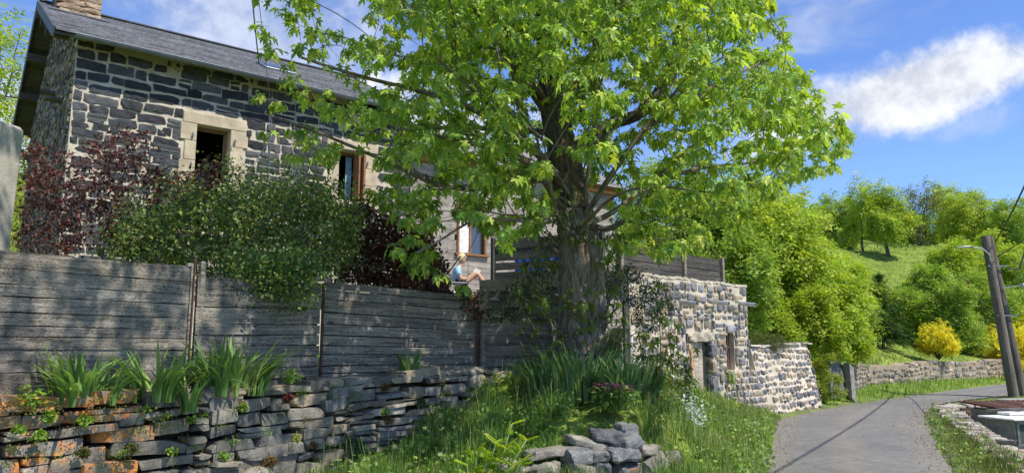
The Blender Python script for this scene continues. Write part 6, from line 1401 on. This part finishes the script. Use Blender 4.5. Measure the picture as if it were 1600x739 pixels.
for i, (px, py, rad, kind, lab) in enumerate(((52, 618, .15, 'r', 'bright round leaved plant on the lichened stones at the far left'), (78, 650, .07, 'r', 'trailing round leaved sprig in the first vertical joint'), (30, 670, .06, 'r', 'round leaved sprig low on the orange stones'), (134, 655, .07, 'r', 'light green sprig hanging below the left iris clump'),
   (62, 680, .05, 'r', 'tiny sprig in the joint between orange stones'), (268, 705, .05, 'r', 'little green sprig low in the wall under the small iris'), (378, 636, .05, 'r', 'little green sprig near the wide iris clump'), (300, 655, .04, 'r', 'tiny leaf pair on the wall face below the small iris'), (352, 712, .06, 'r', 'sprig hanging at the bottom of the wall left of the tall grass'),
   (455, 588, .12, 'r', 'bright leafy violet plant on the wall top below the middle fence panel'), (415, 585, .07, 'r', 'leafy sprig on the wall top right of the wide iris'), (450, 620, .07, 'p', 'dark red houseleek cushion near the violet plant'), (563, 603, .08, 'o', 'rust brown stonecrop hanging from the wall top'), (612, 590, .06, 'y', 'yellow green stonecrop tuft on the wall top'),
   (602, 605, .07, 'o', 'brown stonecrop patch beside the yellow green tuft'), (678, 597, .15, 'm', 'large mossy saxifrage cushion at the right end of the wall top'), (462, 683, .06, 'y', 'yellow green tuft low in the wall'), (490, 695, .05, 'o', 'orange tinted stonecrop low in the wall'), (545, 700, .2, 'g', 'dark green euphorbia cushion at the foot of the wall'),
   (600, 643, .05, 'r', 'small green sprig under the yellow tuft'), (605, 655, .08, 'o', 'reddish stonecrop ledge in the middle of the wall'), (130, 707, .06, 'm', 'moss tuft between the leftmost slabs'), (205, 700, .07, 'm', 'moss patch right of the orange stones'), (420, 720, .1, 'o', 'brownish moss at the bottom edge of the wall'), (655, 628, .08, 'g', 'green tuft under the mossy saxifrage'))):
    pal, leaf, tpl, n = {'r': (LG, .028, RND, int(900*rad)), 'p': ([(.2, .05, .05), (.14, .05, .04)], .03, (SLv, SLf), int(2600*rad)), 'o': ([(.2, .1, .04), (.12, .1, .03), (.25, .15, .04)], .022, (SLv, SLf), int(3800*rad)), 'y': ([(.3, .36, .04), (.4, .38, .05)], .025, (SLv, SLf), int(2600*rad)),
        'm': ([(.1, .13, .03), (.16, .17, .04), (.14, .1, .04)], .022, (SLv, SLf), int(6000*rad)), 'g': ([(.05, .12, .04), (.07, .15, .05)], .04, (SLv, SLf), int(3800*rad))}[kind]
    cushion('wall_plant', lab, px, py, wc(px, py)+(.1 if py < 605 else 0), rad, pal, n, leaf, 200+i, tpl)
cushion('planter_plants', 'trailing plants and herbs on top of the low stone wall beside the outbuilding', 1195, 535, 18.9, .6, [(.12, .15, .04), (.16, .18, .05), (.1, .13, .04)], 1500, .06, 300, (SPv, SPf), (1.1, .5, .45), None)
cushion('ground_herbs', 'leafy herbs below the fence corner right of the dry stone wall', 790, 605, 9.6, .35, MG, 500, .05, 301, (MAPv, MAPf), (1.2, .6, .5), None)
cushion('window_plant', 'small creeper growing from the cellar window slit', 1142, 590, 16.7, .16, LG, 160, .05, 302, (SLv, SLf), (.6, .5, 1.4), None)
